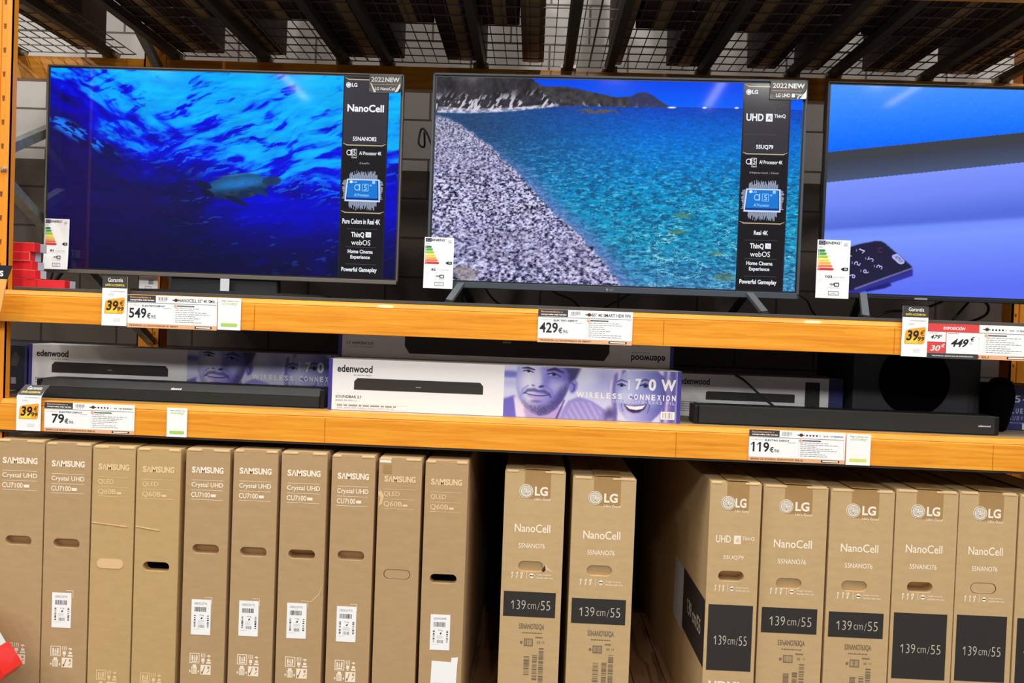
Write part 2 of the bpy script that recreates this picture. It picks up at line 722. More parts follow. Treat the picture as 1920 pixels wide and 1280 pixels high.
for (x0, x1, y0, y1) in ((-1.775, -1.666, 0.012, 0.040), (-1.810, -1.708, REAR, REAR + 0.08),
                         (2.124, 2.234, 0.012, 0.046), (2.124, 2.224, REAR, REAR + 0.08)):
    up = part('upright', upright(x0, x1, y0, y1), rack)
    q = MB()
    q.box(x0 - 0.02, x1 + 0.02, y0 - 0.02, y1 + 0.02, FLOOR, FLOOR + 0.006, M_post)
    part('base_plate', q, rack)
    if y0 < 0.1 and x0 < 0:
        for z in (0.435, -0.62, 1.3):
            bb = MB()
            bb.cyl((-1.677, 0.012, z), (-1.677, 0.002, z), 0.008, M_bolt, 6)
            bb.cyl((-1.677, 0.002, z), (-1.677, -0.003, z), 0.0045, M_bolt, 10)
            part('bolt', bb, up)


def beam(y0, z0, z1, x0=XL, x1=XR, front=True):
    q = MB()
    d = 0.05
    if front:      # stepped top edge
        pts = [(y0, z0), (y0 + d, z0), (y0 + d, z1), (y0 + 0.010, z1), (y0 + 0.0045, z1 - 0.005), (y0 + 0.0005, z1 - 0.0145), (y0 + 0.002, z1 - 0.0165), (y0, z1 - 0.0185)]
    else:
        pts = [(y0, z0), (y0 + d, z0), (y0 + d, z1), (y0 + 0.002, z1), (y0, z1 - 0.002)]
    q.prism(pts, 'x', x0, x1, M_beam)
    return q


for z0, z1 in ((ZU0, ZU1), (ZL0, ZL1)):
    part('beam', beam(0.0, z0, z1), rack)
    part('beam', beam(REAR, z0, z1, -1.706, 2.124, False), rack)
for z0, z1 in ((ZT0, ZT1), (-1.40, -1.309)):
    part('beam', beam(0.0, z0, z1), rack)
    part('beam', beam(REAR, z0, z1, -1.706, 2.124, False), rack)
# beams of the neighbouring bay
for z0, z1 in ((ZU0, ZU1), (ZL0, ZL1), (ZT0, ZT1)):
    part('beam', beam(0.0, z0, z1, -3.2, -1.776), rack)
part('beam', beam(REAR, ZT0, ZT1, -3.2, -1.812, False), rack)
for z0, z1 in ((ZU0, ZU1), (ZL0, ZL1), (ZT0, ZT1)):
    part('beam', beam(0.0, z0, z1, 2.236, 3.6), rack)
    part('beam', beam(REAR, z0, z1, 2.226, 3.6, False), rack)
# clear fronted rail strips clipped on the beams
for x0, x1, z0, z1 in ((-1.79, -0.868, ZU0, ZU1), (-0.866, 0.40, ZU0, ZU1), (0.402, 1.10, ZU0, ZU1), (1.102, 2.12, ZU0, ZU1),
                       (-1.79, -0.636, ZL0, ZL1), (-0.634, 0.452, ZL0, ZL1), (0.454, 1.412, ZL0, ZL1), (1.414, 2.12, ZL0, ZL1)):
    q = MB()
    q.box(x0, x1, -0.0028, -0.0004, z0 + 0.001, z1 - 0.019, M_beam, 0.0006, 1)
    part('rail_strip', q, rack)


q = MB()
q.box(-1.79, 2.12, 0.001, 0.045, ZL0 - 0.0065, ZL0 - 0.0002, mat('dark_edge_shade', (62, 58, 56), 0.5), 0.001, 1)  # dark strip stands in for the shadow at the rail's bottom edge
part('edge_shade', q, rack, 'dark strip of painted shade along the lower beam underside')


def brace(y0, z0, y1, z1, x=-1.742):
    q = MB()
    q.bar((x, y0, z0), (x, y1, z1), 0.036, 0.03, M_steel)
    return q


for y0, z0, y1, z1 in ((0.07, 0.50, 1.12, 1.06), (0.07, 0.43, 1.12, -0.14), (0.07, -0.72, 1.12, -0.18), (0.07, 1.72, 1.12, 1.10), (0.07, -0.78, 1.12, -1.3)):
    part('brace', brace(y0, z0, y1, z1), rack)

# shelf boards
q = MB()
q.box(-1.64, 2.10, 0.008, 1.46, ZU1, ZU1 + 0.010, M_deckboard, 0.001, 1)  # depth stretched past the rear beam to keep light off the wall
single('shelf_board', 'dark shelf board under the three televisions, only its front edge in view', 'shelf board', q, (0.2, 0.5, ZU1))
q = MB()
q.box(-3.0, -1.80, 0.052, 1.09, ZL1 - 0.012, ZL1, mat('lower_board', (150, 132, 104), 0.6, var=0.08, scale=12), 0.001, 1)
single('shelf_board', 'shelf board of the neighbouring bay under the dark navy carton end', 'shelf board', q, (-2.4, 0.5, ZL1 - 0.012))
q = MB()
q.box(2.25, 3.6, 0.008, 1.09, ZU1 + 0.0003, ZU1 + 0.010, M_deckboard, 0.001, 1)  # unseen board, added to stop light coming in from the right
single('shelf_board', 'unseen dark shelf board added outside the right picture edge to block light', 'shelf board', q, (2.9, 0.5, ZU1))
q = MB()
q.box(-1.64, 2.10, 0.052, 1.09, ZL1 - 0.012, ZL1, mat('lower_board', (150, 132, 104), 0.6, var=0.08, scale=12), 0.001, 1)
single('shelf_board', 'grey-brown shelf board under the soundbars and their cartons', 'shelf board', q, (0.2, 0.5, ZL1 - 0.012))

# wooden deck under the cartons
m = bpy.data.materials.new('plank_wood')
m.use_nodes = True
nt = m.node_tree
b = nt.nodes['Principled BSDF']
b.inputs['Roughness'].default_value = 0.6
tc = nt.nodes.new('ShaderNodeTexCoord')
mp = nt.nodes.new('ShaderNodeMapping')
mp.inputs['Scale'].default_value = (9, 0.9, 1)
wv = nt.nodes.new('ShaderNodeTexNoise')
wv.inputs['Scale'].default_value = 2.2
wv.inputs['Detail'].default_value = 3
mu = nt.nodes.new('ShaderNodeMath')
mu.operation = 'MULTIPLY'
mu.inputs[1].default_value = 16
sn = nt.nodes.new('ShaderNodeMath')
sn.operation = 'SINE'
rp = nt.nodes.new('ShaderNodeValToRGB')
rp.color_ramp.elements[0].color = (*lin((104, 74, 48)), 1)
rp.color_ramp.elements[1].color = (*lin((142, 104, 70)), 1)
rp.color_ramp.elements[0].position = 0.0
rp.color_ramp.elements[1].position = 0.55
nt.links.new(tc.outputs['Object'], mp.inputs[0])
nt.links.new(mp.outputs[0], wv.inputs['Vector'])
nt.links.new(wv.outputs['Fac'], mu.inputs[0])
nt.links.new(mu.outputs[0], sn.inputs[0])
nt.links.new(sn.outputs[0], rp.inputs[0])
nt.links.new(rp.outputs[0], b.inputs['Base Color'])
M_plank = m
q = MB()
x = -1.62
while x < 2.1:
    q.box(x, min(x + 0.117, 2.1), 0.004, 1.14, ZF - 0.022, ZF, M_plank, 0.002, 1)
    x += 0.12
single('plank_deck', 'brown wooden plank deck on which the tall television cartons stand', 'shelf deck', q, (0.2, 0.5, ZF - 0.022))

# ------------------------------------------------------------------ wire mesh decks above
DW = 1.192       # wire height
for i, (x0, x1, sup) in enumerate(((-2.92, -1.88, (-2.80, -2.4, -1.968)), (-1.695, -0.802, (-1.6665, -1.257, -0.897)),
                                   (-0.797, 0.207, (-0.699, -0.277, 0.116)), (0.211, 1.202, (0.299, 0.714, 1.108)),
                                   (1.206, 2.11, (1.291, 1.693, 2.03)))):
    nm = ('over the neighbouring bay at the far left edge', 'above the ocean screen and its turtle', 'spanning from the left television to the beach screen',
          'above the right half of the beach screen', 'above the rightmost television')[i]
    d = thing('wire_mesh_deck', 'galvanised wire mesh shelf deck ' + nm, 'mesh deck', ((x0 + x1) / 2, 0.55, ZT1), group='wire mesh decks of the top level')
    q = MB()
    nx = int(round((x1 - x0) / 0.0535))
    for k in range(nx + 1):
        xx = x0 + (x1 - x0) * k / nx
        q.bar((xx, 0.042, DW), (xx, 1.16, DW), 0.0034, 0.0034, M_wire)
    for k in range(13):
        yy = 0.0485 + k * 0.0915
        q.add([(x0, yy - .0021, DW - .0063), (x1, yy - .0021, DW - .0063), (x1, yy + .0021, DW - .0063), (x0, yy + .0021, DW - .0063),
               (x0, yy - .0021, DW - .0021), (x1, yy - .0021, DW - .0021), (x1, yy + .0021, DW - .0021), (x0, yy + .0021, DW - .0021)],
              [(0, 3, 2, 1), (4, 5, 6, 7), (0, 1, 5, 4), (2, 3, 7, 6), (1, 2, 6, 5), (3, 0, 4, 7)], M_wire)
    part('wire_mesh', q, d)
    for sx_ in sup:
        q = MB()
        zt, zb = DW - 0.0066, ZT1 + 0.001
        pts = [(sx_ - 0.024, zt), (sx_ - 0.017, zb), (sx_ + 0.017, zb), (sx_ + 0.024, zt)]
        q.prism(pts, 'y', 0.0425, REAR + 0.045, M_chan)
        ch = part('support_channel', q, d)
        for s in (-1, 1):
            bq = MB()
            bq.cyl((sx_ + s * 0.026, REAR - 0.004, ZT1 + 0.012), (sx_ + s * 0.026, REAR - 0.02, ZT1 + 0.012), 0.008, M_bolt, 10)
            bq.box(sx_ + s * 0.026 - 0.009, sx_ + s * 0.026 + 0.009, REAR - 0.005, REAR + 0.02, ZT1 + 0.001, ZT1 + 0.02, M_bolt)
            part('bolt', bq, ch)

# stock standing on the mesh: deep ones reach the rear beam, short ones leave the wall in view
stock = [(-2.13, -2.00, 1), (-1.99, -1.86, 0), (-1.655, -1.45, 1), (-1.44, -1.285, 0), (-1.275, -1.165, 1), (-1.155, -0.925, 0),
         (-0.915, -0.625, 1), (-0.618, -0.438, 0), (-0.43, -0.252, 1), (-0.245, -0.098, 0), (-0.092, 0.004, 2),
         (0.292, 0.352, 1), (0.36, 0.545, 0), (0.552, 0.707, 1), (0.714, 0.905, 0), (0.912, 1.04, 1),
         (1.12, 1.232, 1), (1.24, 1.415, 0), (1.422, 1.605, 1), (1.612, 1.745, 0), (1.752, 1.93, 1), (1.937, 2.08, 0)]
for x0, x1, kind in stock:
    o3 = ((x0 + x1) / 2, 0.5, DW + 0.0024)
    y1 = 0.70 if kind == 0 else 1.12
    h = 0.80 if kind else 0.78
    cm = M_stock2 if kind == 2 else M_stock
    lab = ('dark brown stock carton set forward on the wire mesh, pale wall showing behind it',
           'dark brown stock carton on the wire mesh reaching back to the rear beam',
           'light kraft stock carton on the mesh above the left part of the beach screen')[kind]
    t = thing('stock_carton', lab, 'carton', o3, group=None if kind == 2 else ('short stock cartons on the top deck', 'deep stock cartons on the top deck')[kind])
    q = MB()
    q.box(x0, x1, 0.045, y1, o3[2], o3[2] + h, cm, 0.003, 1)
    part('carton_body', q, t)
    q = MB()
    xm = (x0 + x1) / 2
    q.box(xm - 0.025, xm + 0.025, 0.0442, y1 + 0.0008, o3[2] - 0.0008, o3[2] + 0.02, M_tape)
    part('tape', q, t)


# ------------------------------------------------------------------ televisions
def text_aff(p, s, p0, pu, pv, m, k=2, bold=1.0):
    V, F, a, b_, c, d = glyphs(s, bold)
    pts = []
    for x, y in V:
        fx, fy = (x - a) / (b_ - a), (y - c) / (d - c)
        pts.append(p.P(p0[0] + pu[0] * fx + pv[0] * fy, p0[1] + pu[1] * fx + pv[1] * fy, k))
    p.add(pts, F, m)


def lg_disc(p, u, v, ru, rv, m, mb_, k=2):
    """round face mark: disc with an L, a G ring and a dot"""
    p.disc(u, v, ru, rv, m, k)
    p.disc(u, v, ru * 0.86, rv * 0.86, mb_, k + 1, 30, 30, 360, 0.86)
    p.rect(u + ru * 0.12, v - rv * 0.06, u + ru * 0.82, v + rv * 0.06, mb_, k + 1)
    p.rect(u - ru * 0.06, v - rv * 0.40, u + ru * 0.08, v + rv * 0.45, mb_, k + 1)
    p.rect(u - ru * 0.06, v - rv * 0.40, u + ru * 0.30, v - rv * 0.28, mb_, k + 1)
    p.disc(u - ru * 0.34, v + rv * 0.36, ru * 0.13, rv * 0.13, mb_, k + 1, 12)


G_w = glow('screen_white', (240, 244, 250))
G_g = glow('screen_soft_grey', (170, 170, 178))
G_gold = glow('screen_gold', (196, 176, 140))
G_p1 = glow('screen_panel_grey', (54, 50, 58))
G_p2 = glow('screen_panel_dark', (26, 23, 27))
G_p0 = glow('screen_panel_edge', (30, 30, 44))
G_chip = glow('screen_chip_blue', (22, 120, 214))
G_chipd = glow('screen_chip_navy', (10, 50, 130))
G_halo = glow('screen_chip_halo', (206, 222, 255))
G_line = glow('screen_hairline', (84, 78, 80))
G_cyan = glow('screen_chip_text', (160, 215, 250))


def banner(parent, x0, z0, x1, z1, y, kind):
    p = Print(y, (x0, z0, x1, z1), 0.0002)
    R, T = p.rect, p.text
    R(0, 0, 1, 1, G_p0, 1)
    R(0.03, 0.665, 0.97, 0.985, G_p1, 2)
    R(0.03, 0.33, 0.97, 0.652, G_p2, 2)
    R(0.03, 0.0, 0.97, 0.318, G_p2, 2)
    for v in (0.985, 0.66, 0.325):
        R(0.10, v - 0.003, 0.90, v + 0.002, G_gold, 3)
        p.poly([(0.02, v + 0.008), (0.04, v + 0.008), (0.12, v + 0.002), (0.12, v - 0.003)], G_gold, 3)
        p.poly([(0.98, v + 0.008), (0.88, v - 0.003), (0.88, v + 0.002), (0.96, v + 0.008)], G_gold, 3)
    p.disc(0.11, 0.957, 0.055, 0.0135, G_w, 3)
    p.disc(0.11, 0.957, 0.040, 0.0100, G_p1, 4, 24, 30, 360, 0.8)
    T('LG', 0.18, 0.948, 0.30, 0.967, G_w, 3, 1.6)
    if kind == 'nano':
        T('NanoCell', 0.10, 0.825, 0.90, 0.862, G_w, 3, 1.6)
        T('55NANO82', 0.24, 0.681, 0.76, 0.702, G_w, 3, 1.2)
        T('Pure Colors in Real 4K', 0.07, 0.268, 0.90, 0.294, G_w, 3, 1.3)
        T('AI Sound Pro', 0.40, 0.566, 0.62, 0.576, G_g, 3, 0.5)
    else:
        T('UHD', 0.08, 0.818, 0.44, 0.854, G_w, 3, 1.4)
        R(0.49, 0.817, 0.63, 0.855, G_w, 3)
        T('AI', 0.525, 0.825, 0.60, 0.847, G_p1, 4, 1.0)
        T('ThinQ', 0.66, 0.833, 0.90, 0.853, G_w, 3, 1.0)
        R(0.03, 0.752, 0.7, 0.754, G_line, 3)
        T('55UQ79', 0.31, 0.681, 0.67, 0.704, G_w, 3, 1.4)
        T('Real 4K', 0.34, 0.268, 0.64, 0.290, G_w, 3, 1.4)
        T('AI Brightness Control  |  AI Sound', 0.19, 0.562, 0.80, 0.574, G_g, 3, 0.4)
    # processor mark
    p.disc(0.165, 0.622, 0.055, 0.014, G_w, 3, 24, 0, 360, 0.72)
    R(0.205, 0.607, 0.228, 0.638, G_w, 3)
    p.frame(0.235, 0.607, 0.335, 0.640, 0.008, 0.002, G_w, 3)
    T('5', 0.262, 0.611, 0.31, 0.636, G_w, 4, 0.6)
    T('Gen5', 0.225, 0.595, 0.34, 0.603, G_w, 3, 0.8)
    T('AI Processor 4K', 0.39, 0.612, 0.88, 0.630, G_w, 3, 0.9)
    # chip with its light rays
    r = random.Random(3)
    for i in range(40):
        u = 0.20 + 0.60 * i / 39
        a = r.uniform(0.02, 0.045)
        R(u - 0.003, 0.49, u + 0.003, 0.49 + a, G_halo, 3)
        R(u - 0.003, 0.385 - a * 1.1, u + 0.003, 0.385, G_halo, 3)
    for i in range(22):
        v = 0.395 + 0.09 * i / 21
        a = r.uniform(0.03, 0.09)
        R(0.13 - a, v - 0.0008, 0.13, v + 0.0008, G_halo, 3)
        R(0.85, v - 0.0008, 0.85 + a, v + 0.0008, G_halo, 3)
    p.poly([(0.10, 0.380), (0.88, 0.380), (0.86, 0.492), (0.14, 0.492)], G_halo, 4)
    p.poly([(0.13, 0.388), (0.85, 0.388), (0.83, 0.486), (0.17, 0.486)], G_chipd, 5)
    p.poly([(0.15, 0.398), (0.83, 0.398), (0.81, 0.486), (0.18, 0.486)], G_chip, 6)
    p.disc(0.37, 0.450, 0.062, 0.0155, G_cyan, 7, 24, 0, 360, 0.74)
    R(0.412, 0.434, 0.436, 0.467, G_cyan, 7)
    p.frame(0.48, 0.432, 0.62, 0.468, 0.01, 0.0025, G_cyan, 7)
    T('5', 0.52, 0.437, 0.585, 0.463, G_cyan, 8, 0.6)
    T('4K', 0.64, 0.457, 0.70, 0.466, G_cyan, 7, 0.6)
    T('AI Processor', 0.31, 0.406, 0.64, 0.420, G_cyan, 7, 0.5)
    T('LG', 0.27, 0.472, 0.36, 0.482, G_cyan, 7, 1)
    p.disc(0.235, 0.477, 0.03, 0.007, G_w, 7, 16)
    R(0.70, 0.470, 0.76, 0.484, G_cyan, 7)
    # lower list
    T('ThinQ', 0.27, 0.198, 0.56, 0.228, G_w, 3, 1.6)
    R(0.59, 0.203, 0.71, 0.229, G_w, 3)
    T('AI', 0.62, 0.209, 0.68, 0.223, G_g, 4, 0.6)
    T('webOS', 0.28, 0.163, 0.70, 0.189, G_w, 3, 0.2)
    T('Home Cinema', 0.21, 0.122, 0.76, 0.141, G_w, 3, 1.4)
    T('Experience', 0.27, 0.090, 0.70, 0.113, G_w, 3, 1.4)
    T('Powerful Gameplay', 0.08, 0.024, 0.86, 0.052, G_w, 3, 1.5)
    for v in (0.243, 0.153, 0.068):
        R(0.16, v - 0.001, 0.84, v + 0.001, G_line, 3)
    return part('screen_banner', p, parent, 'dark product panel with white lettering down the right of the picture')


def corner_sticker(parent, x0, z0, x1, z1, y, text):
    n = 12
    q = MB()
    vs_, fs = [], []
    st = mat('sticker_charcoal', (58, 56, 54), 0.25, coat=0.5)
    for j in range(n + 1):
        for i in range(n + 1):
            u, v = i / n, j / n
            c = max(0.0, (0.22 - math.hypot(1 - u, (v) * 0.8)) / 0.22) + 0.5 * max(0.0, (0.16 - math.hypot(u, v * 0.8)) / 0.16)
            vs_.append((x0 + (x1 - x0) * u, y - 0.0012 - 0.012 * c * c, z0 + (z1 - z0) * v))
    for j in range(n):
        for i in range(n):
            a = j * (n + 1) + i
            fs.append((a, a + 1, a + n + 2, a + n + 1))
    q.flat = True
    q.add(vs_, fs, st, True)
    s = part('corner_sticker', q, parent, 'dark new-model sticker, lower corner peeling')
    p = Print(y - 0.0014, (x0, z0, x1, z1))
    W = mat('sticker_white', (250, 250, 248), 0.4)
    p.text('2022', 0.06, 0.60, 0.46, 0.86, W, 1, 0.6)
    p.text('NEW', 0.49, 0.60, 0.94, 0.86, W, 1, 2.0)
    p.rect(0.05, 0.45, 0.86, 0.47, M_tan, 1)
    if text == 'nano':
        p.text('LG NanoCell', 0.18, 0.14, 0.80, 0.32, W, 1, 1.2)
        p.poly([(0.02, 0.56), (0.07, 0.50), (0.22, 0.02), (0.16, 0.02)], W, 2)  # white strokes here: glare on the peeling corners, painted in
        p.poly([(0.98, 0.52), (0.93, 0.46), (0.80, 0.02), (0.90, 0.06), (0.97, 0.30)], W, 30)
    else:
        p.text('LG UHD', 0.16, 0.12, 0.55, 0.32, W, 1, 1.2)
        p.rect(0.59, 0.12, 0.68, 0.32, W, 1)
        p.text('ThinQ', 0.70, 0.22, 0.84, 0.32, W, 1, 0.6)
        p.poly([(0.98, 0.54), (0.95, 0.40), (0.80, 0.02), (0.98, 0.02)], W, 30)  # painted glare on the peeled corner
    part('sticker_lettering_glare', p, s)


def tv(label, cx_, y, z0, z1, w, rot, img, sides, bottom, edge_m, stand, foot_x=()):
    base = ZU1 + 0.0102
    t = thing('television', label, 'television', (cx_, y, base), rot)
    x0, x1 = cx_ - w / 2, cx_ + w / 2
    f = MB()
    d = 0.018
    f.box(x0, x0 + sides, y, y + d, z0, z1, edge_m, 0.0015, 1)
    f.box(x1 - sides, x1, y, y + d, z0, z1, edge_m, 0.0015, 1)
    f.box(x0, x1, y, y + d, z1 - sides, z1, edge_m, 0.0015, 1)
    f.box(x0, x1, y, y + d, z0, z0 + bottom, edge_m, 0.0015, 1)
    part('bezel', f, t)
    q = MB()
    q.box(x0 + 0.001, x1 - 0.001, y + d, y + d + 0.012, z0 + 0.001, z1 - 0.001, M_tvback, 0.002, 1)
    q.box(x0 + 0.1, x1 - 0.1, y + d + 0.012, y + d + 0.045, z0 + 0.02, z0 + (z1 - z0) * 0.62, M_tvback, 0.012, 2)
    part('back_cover', q, t)
    q = MB()      # dark glass border just inside the bezel
    q.box(x0 + sides, x1 - sides, y + 0.0045, y + d, z0 + bottom, z1 - sides, M_tv)
    part('glass_border', q, t)
    g = 0.005
    sc = (x0 + sides + g, z0 + bottom + g, x1 - sides - g, z1 - sides - g)
    scr = picture_mesh('screen', img, (*sc, y + 0.0040), attr_mat('screen_picture', True), t)
    if stand == 'neck':
        q = MB()
        q.box(cx_ - 0.17, cx_ + 0.20, y + 0.012, y + 0.05, base + 0.012, z0 + 0.06, M_tvback, 0.004, 1)
        part('stand_neck', q, t)
        q = MB()
        pts = []
        n = 24
        for i in range(n + 1):
            a = -math.pi * 0.5 + math.pi * (i / n - 0.5) * 0.9
            pts.append((cx_ + 0.02 + 0.36 * math.sin(math.pi * (i / n - 0.5) * 0.9), y - 0.10 + 0.19 * (1 - math.cos(math.pi * (i / n - 0.5) * 0.9))))
        for i in range(n, -1, -1):
            pts.append((cx_ + 0.02 + 0.32 * math.sin(math.pi * (i / n - 0.5) * 0.9), y - 0.055 + 0.17 * (1 - math.cos(math.pi * (i / n - 0.5) * 0.9))))
        q.prism(pts, 'z', base, base + 0.014, M_tvback)
        q.box(cx_ - 0.15, cx_ + 0.18, y - 0.06, y + 0.05, base, base + 0.014, M_tvback, 0.003, 1)
        part('stand_base', q, t)
    else:
        for s, fx in zip((-1, 1), foot_x):
            X = x0 + fx
            q = MB()
            q.bar((X, y + 0.015, z0 + 0.02), (X + s * 0.030, y - 0.085, base + 0.006), 0.022, 0.012, M_foot)
            q.bar((X, y + 0.015, z0 + 0.02), (X - s * 0.022, y + 0.14, base + 0.006), 0.022, 0.012, M_tvback)  # rear strut in a darker material: its shade is put into the colour
            q.box(X + s * 0.030 - 0.012, X + s * 0.030 + 0.012, y - 0.098, y - 0.076, base, base + 0.008, M_tvback)
            q.box(X - s * 0.022 - 0.012, X - s * 0.022 + 0.012, y + 0.13, y + 0.152, base, base + 0.008, M_tvback)
            part('foot', q, t)
    return t, scr, sc


# --- ocean picture
W_, H_ = 672, 380
X, Y = np.meshgrid(np.linspace(0, 665, W_), np.linspace(0, 382, H_))
bnd = np.interp(X, [0, 60, 85, 120, 160, 185, 220, 285, 340, 420, 555, 665], [20, 46, 76, 104, 120, 132, 126, 140, 158, 186, 205, 150])
# ripples seen from below: sharp ridges, falling to the right at left, rising to the right elsewhere
wx, wy = 26 * (fbm(X / 70, Y / 50, 3, 3) - 0.5), 26 * (fbm(X / 70, Y / 50, 8, 3) - 0.5)


def streaks(deg, lx, ly, seed, o=4):
    t = math.radians(deg)
    u, v = (X + wx) * math.cos(t) + (Y + wy) * math.sin(t), -(X + wx) * math.sin(t) + (Y + wy) * math.cos(t)
    return fbm(u / lx, v / ly, seed, o, 0.55)


wl = sst(150, 300, X)
st = streaks(26, 46, 15, 23) * (1 - wl) + streaks(-20, 52, 12, 11) * wl
lvl = np.clip((bnd - Y) / 62, -2.2, 1.15)
s = lvl + 3.6 * (st - 0.5)
s = s - 0.62 * sst(0.57, 0.66, streaks(-24, 40, 11, 131, 3)) * sst(0.3, 0.9, lvl) + 0.35 * sst(420, 560, X) * sst(150, 20, Y)
ocean = ramp(s, [(-2.0, (14, 10, 70)), (-1.0, (10, 6, 150)), (-0.55, (2, 0, 190)), (-0.05, (0, 16, 228)), (0.12, (0, 50, 236)), (0.42, (0, 122, 248)), (0.8, (0, 160, 255)), (1.6, (8, 180, 255))])
# smaller bright patches just below the boundary
fl = sst(0.57, 0.63, streaks(-14, 20, 5.5, 71, 4)) * np.exp(-((Y - bnd - 26) / 34) ** 2) * sst(90, 240, X)
ocean = mix(ocean, (10, 120, 248), np.clip(fl, 0, 1) * 0.9)
fl = sst(0.705, 0.75, streaks(-12, 22, 5.0, 75, 3)) * sst(40, 90, Y - bnd) * sst(230, 120, Y - bnd) * sst(200, 320, X)
ocean = mix(ocean, (40, 120, 250), np.clip(fl, 0, 1) * 0.75)
ocean = mix(ocean, (22, 16, 84), 0.80 * sst(10, 120, Y - bnd) * sst(430, 130, X))
ocean = mix(ocean, (0, 0, 206), 0.85 * sst(260, 400, X) * sst(10, 60, Y - bnd) * sst(380, 250, Y))
ocean = mix(ocean, (4, 4, 44), 0.75 * sst(240, 385, Y) * (1 - 0.40 * sst(150, 480, X)))
ocean = ocean * (0.88 + 0.24 * fbm(X / 60, Y / 10, 201, 3))[..., None]
# second streak near the left edge
stk = ell(X, Y, 52, 122, 76, 13, 27, 0.5) * sst(0.44, 0.56, streaks(26, 22, 7, 29))
ocean = mix(ocean, (24, 126, 250), stk)
# turtle
tx, ty = 363, 216
body = ell(X, Y, tx, ty, 60, 24, -9, 0.08)
body_c = mix(np.zeros(X.shape + (3,)) + np.array((24, 74, 120.0)), (30, 118, 200), ell(X, Y, tx + 4, ty - 4, 44, 12, -9, 0.8))
body_c = mix(body_c, (14, 30, 66), sst(0.0, 0.7, (Y - ty + 0.16 * (X - tx)) / 26 + 0.2) * 0.8)
body_c = mix(body_c, (66, 84, 84), 0.4 * sst(0.45, 0.75, fbm(X / 9, Y / 4, 91, 3)))
ocean = ocean * (1 - body[..., None]) + body_c * body[..., None]
for cx_, cy_, rx, ry, an, col in ((tx + 64, ty - 13, 18, 9, -6, (26, 52, 92)), (tx - 66, ty - 1, 17, 7, 16, (14, 24, 60)), (tx - 58, ty + 14, 15, 6, 20, (12, 18, 54)),
                                  (tx + 40, ty + 8, 20, 5, 20, (18, 50, 96)), (tx - 2, ty + 27, 22, 5, 22, (16, 24, 62))):
    ocean = mix(ocean, col, ell(X, Y, cx_, cy_, rx, ry, an, 0.15) * 0.92)
ocean = mix(ocean, (60, 150, 215), 0.55 * blur(ell(X, Y, tx - 2, ty - 23, 44, 1.5, -9, 0.5), 0.8))

t1, scr1, sc1 = tv('leftmost television, blue underwater picture with a swimming turtle, on the upper shelf', -1.082, 0.236, 0.128, 0.840, 1.230, 0.0, ocean, 0.0055, 0.014, M_tvedge, 'neck')
banner(scr1, sc1[2] - 0.196, sc1[1], sc1[2] - 0.040, sc1[3], 0.2398, 'nano')
corner_sticker(t1, -1.082 + 0.615 - 0.118, 0.775, -1.082 + 0.615 - 0.008, 0.836, 0.2355, 'nano')

# --- beach picture
X, Y = np.meshgrid(np.linspace(0, 692, W_), np.linspace(0, 398, H_))
hz = 49.0
sky = ramp(np.clip(Y / hz, 0, 1), [(0, (6, 70, 236)), (1, (0, 98, 255))])
img = sky.copy()
sea_t = np.clip((Y - hz) / (398 - hz), 0, 1)
sea = ramp(sea_t, [(0, (16, 62, 176)), (0.08, (6, 84, 190)), (0.22, (0, 108, 200)), (0.5, (6, 136, 190)), (0.75, (20, 140, 180)), (1, (62, 130, 180))])
dl = np.clip(1 - X / 430, 0, 1)
sea = mix(sea, (40, 66, 100), np.clip(1.25 - X / 330, 0, 1) * 0.9 * sst(0.62, 0.2, sea_t))
# ripples in perspective
dd = (Y - hz).clip(0) + 26
px_, py_ = (X - 200) / dd * 46, 60 * np.log(dd)
r1 = fbm(px_ / 1.6, py_ / 1.3, 41, 4, 0.62)
r2 = fbm(X / 7.0 + 3 * vnoise(X / 40, Y / 30, 2), Y / 2.6, 57, 4, 0.68)
sea = sea * (0.62 + 0.45 * r1 + 0.42 * r2)[..., None]
gl = sst(0.54, 0.70, r2) * sst(0.10, 0.45, sea_t)
sea = mix(sea, (112, 208, 228), gl * 0.62)
dkm = sst(0.52, 0.36, fbm(X / 9.0, Y / 3.2, 88, 4, 0.65)) * sst(0.12, 0.5, sea_t)
sea = mix(sea, (14, 58, 104), dkm * 0.62)
ca = np.abs(fbm(X / 30 + 2 * vnoise(X / 22, Y / 14, 6), Y / 16, 77, 4, 0.55) - 0.5)
sea = mix(sea, (176, 248, 248), sst(0.018, 0.003, ca) * sst(0.40, 0.7, sea_t) * sst(300, 470, X) * sst(0.46, 0.56, fbm(X / 50, Y / 40, 78, 2)) * 0.9)
for cx_, cy_, rx, ry in ((478, 258, 16, 6), (560, 375, 20, 8), (470, 290, 16, 5), (545, 330, 12, 4)):
    sea = mix(sea, (112, 124, 70), ell(X, Y, cx_, cy_, rx, ry, 0, 0.6) * 0.5)
img = np.where((Y > hz)[..., None], sea, img)
# far hill and near cliff
hill = blur(inpoly(X, Y, [(180, 3), (205, 14), (250, 14), (290, 22), (345, 33), (372, 30), (385, 23), (398, 21), (412, 28), (436, 44), (450, 50), (185, 52)]), 0.7)
hc = np.array((60, 58, 62.0)) * (0.55 + 0.9 * fbm(X / 9, Y / 7, 33, 4)[..., None])
hc = mix(hc, (190, 186, 200), sst(0.62, 0.7, fbm(X / 6, Y / 9, 34, 3)) * sst(36, 50, Y) * 0.6)
img = img * (1 - hill[..., None]) + hc * hill[..., None]
h2 = blur(inpoly(X, Y, [(362, 36), (385, 23), (398, 21), (412, 28), (440, 47), (372, 50)]), 0.6)
img = mix(img, (52, 56, 104), h2 * 0.75)
cl = blur(inpoly(X, Y, [(0, -5), (176, -5), (192, 8), (200, 22), (212, 34), (228, 52), (205, 57), (60, 66), (0, 66)]), 0.7)
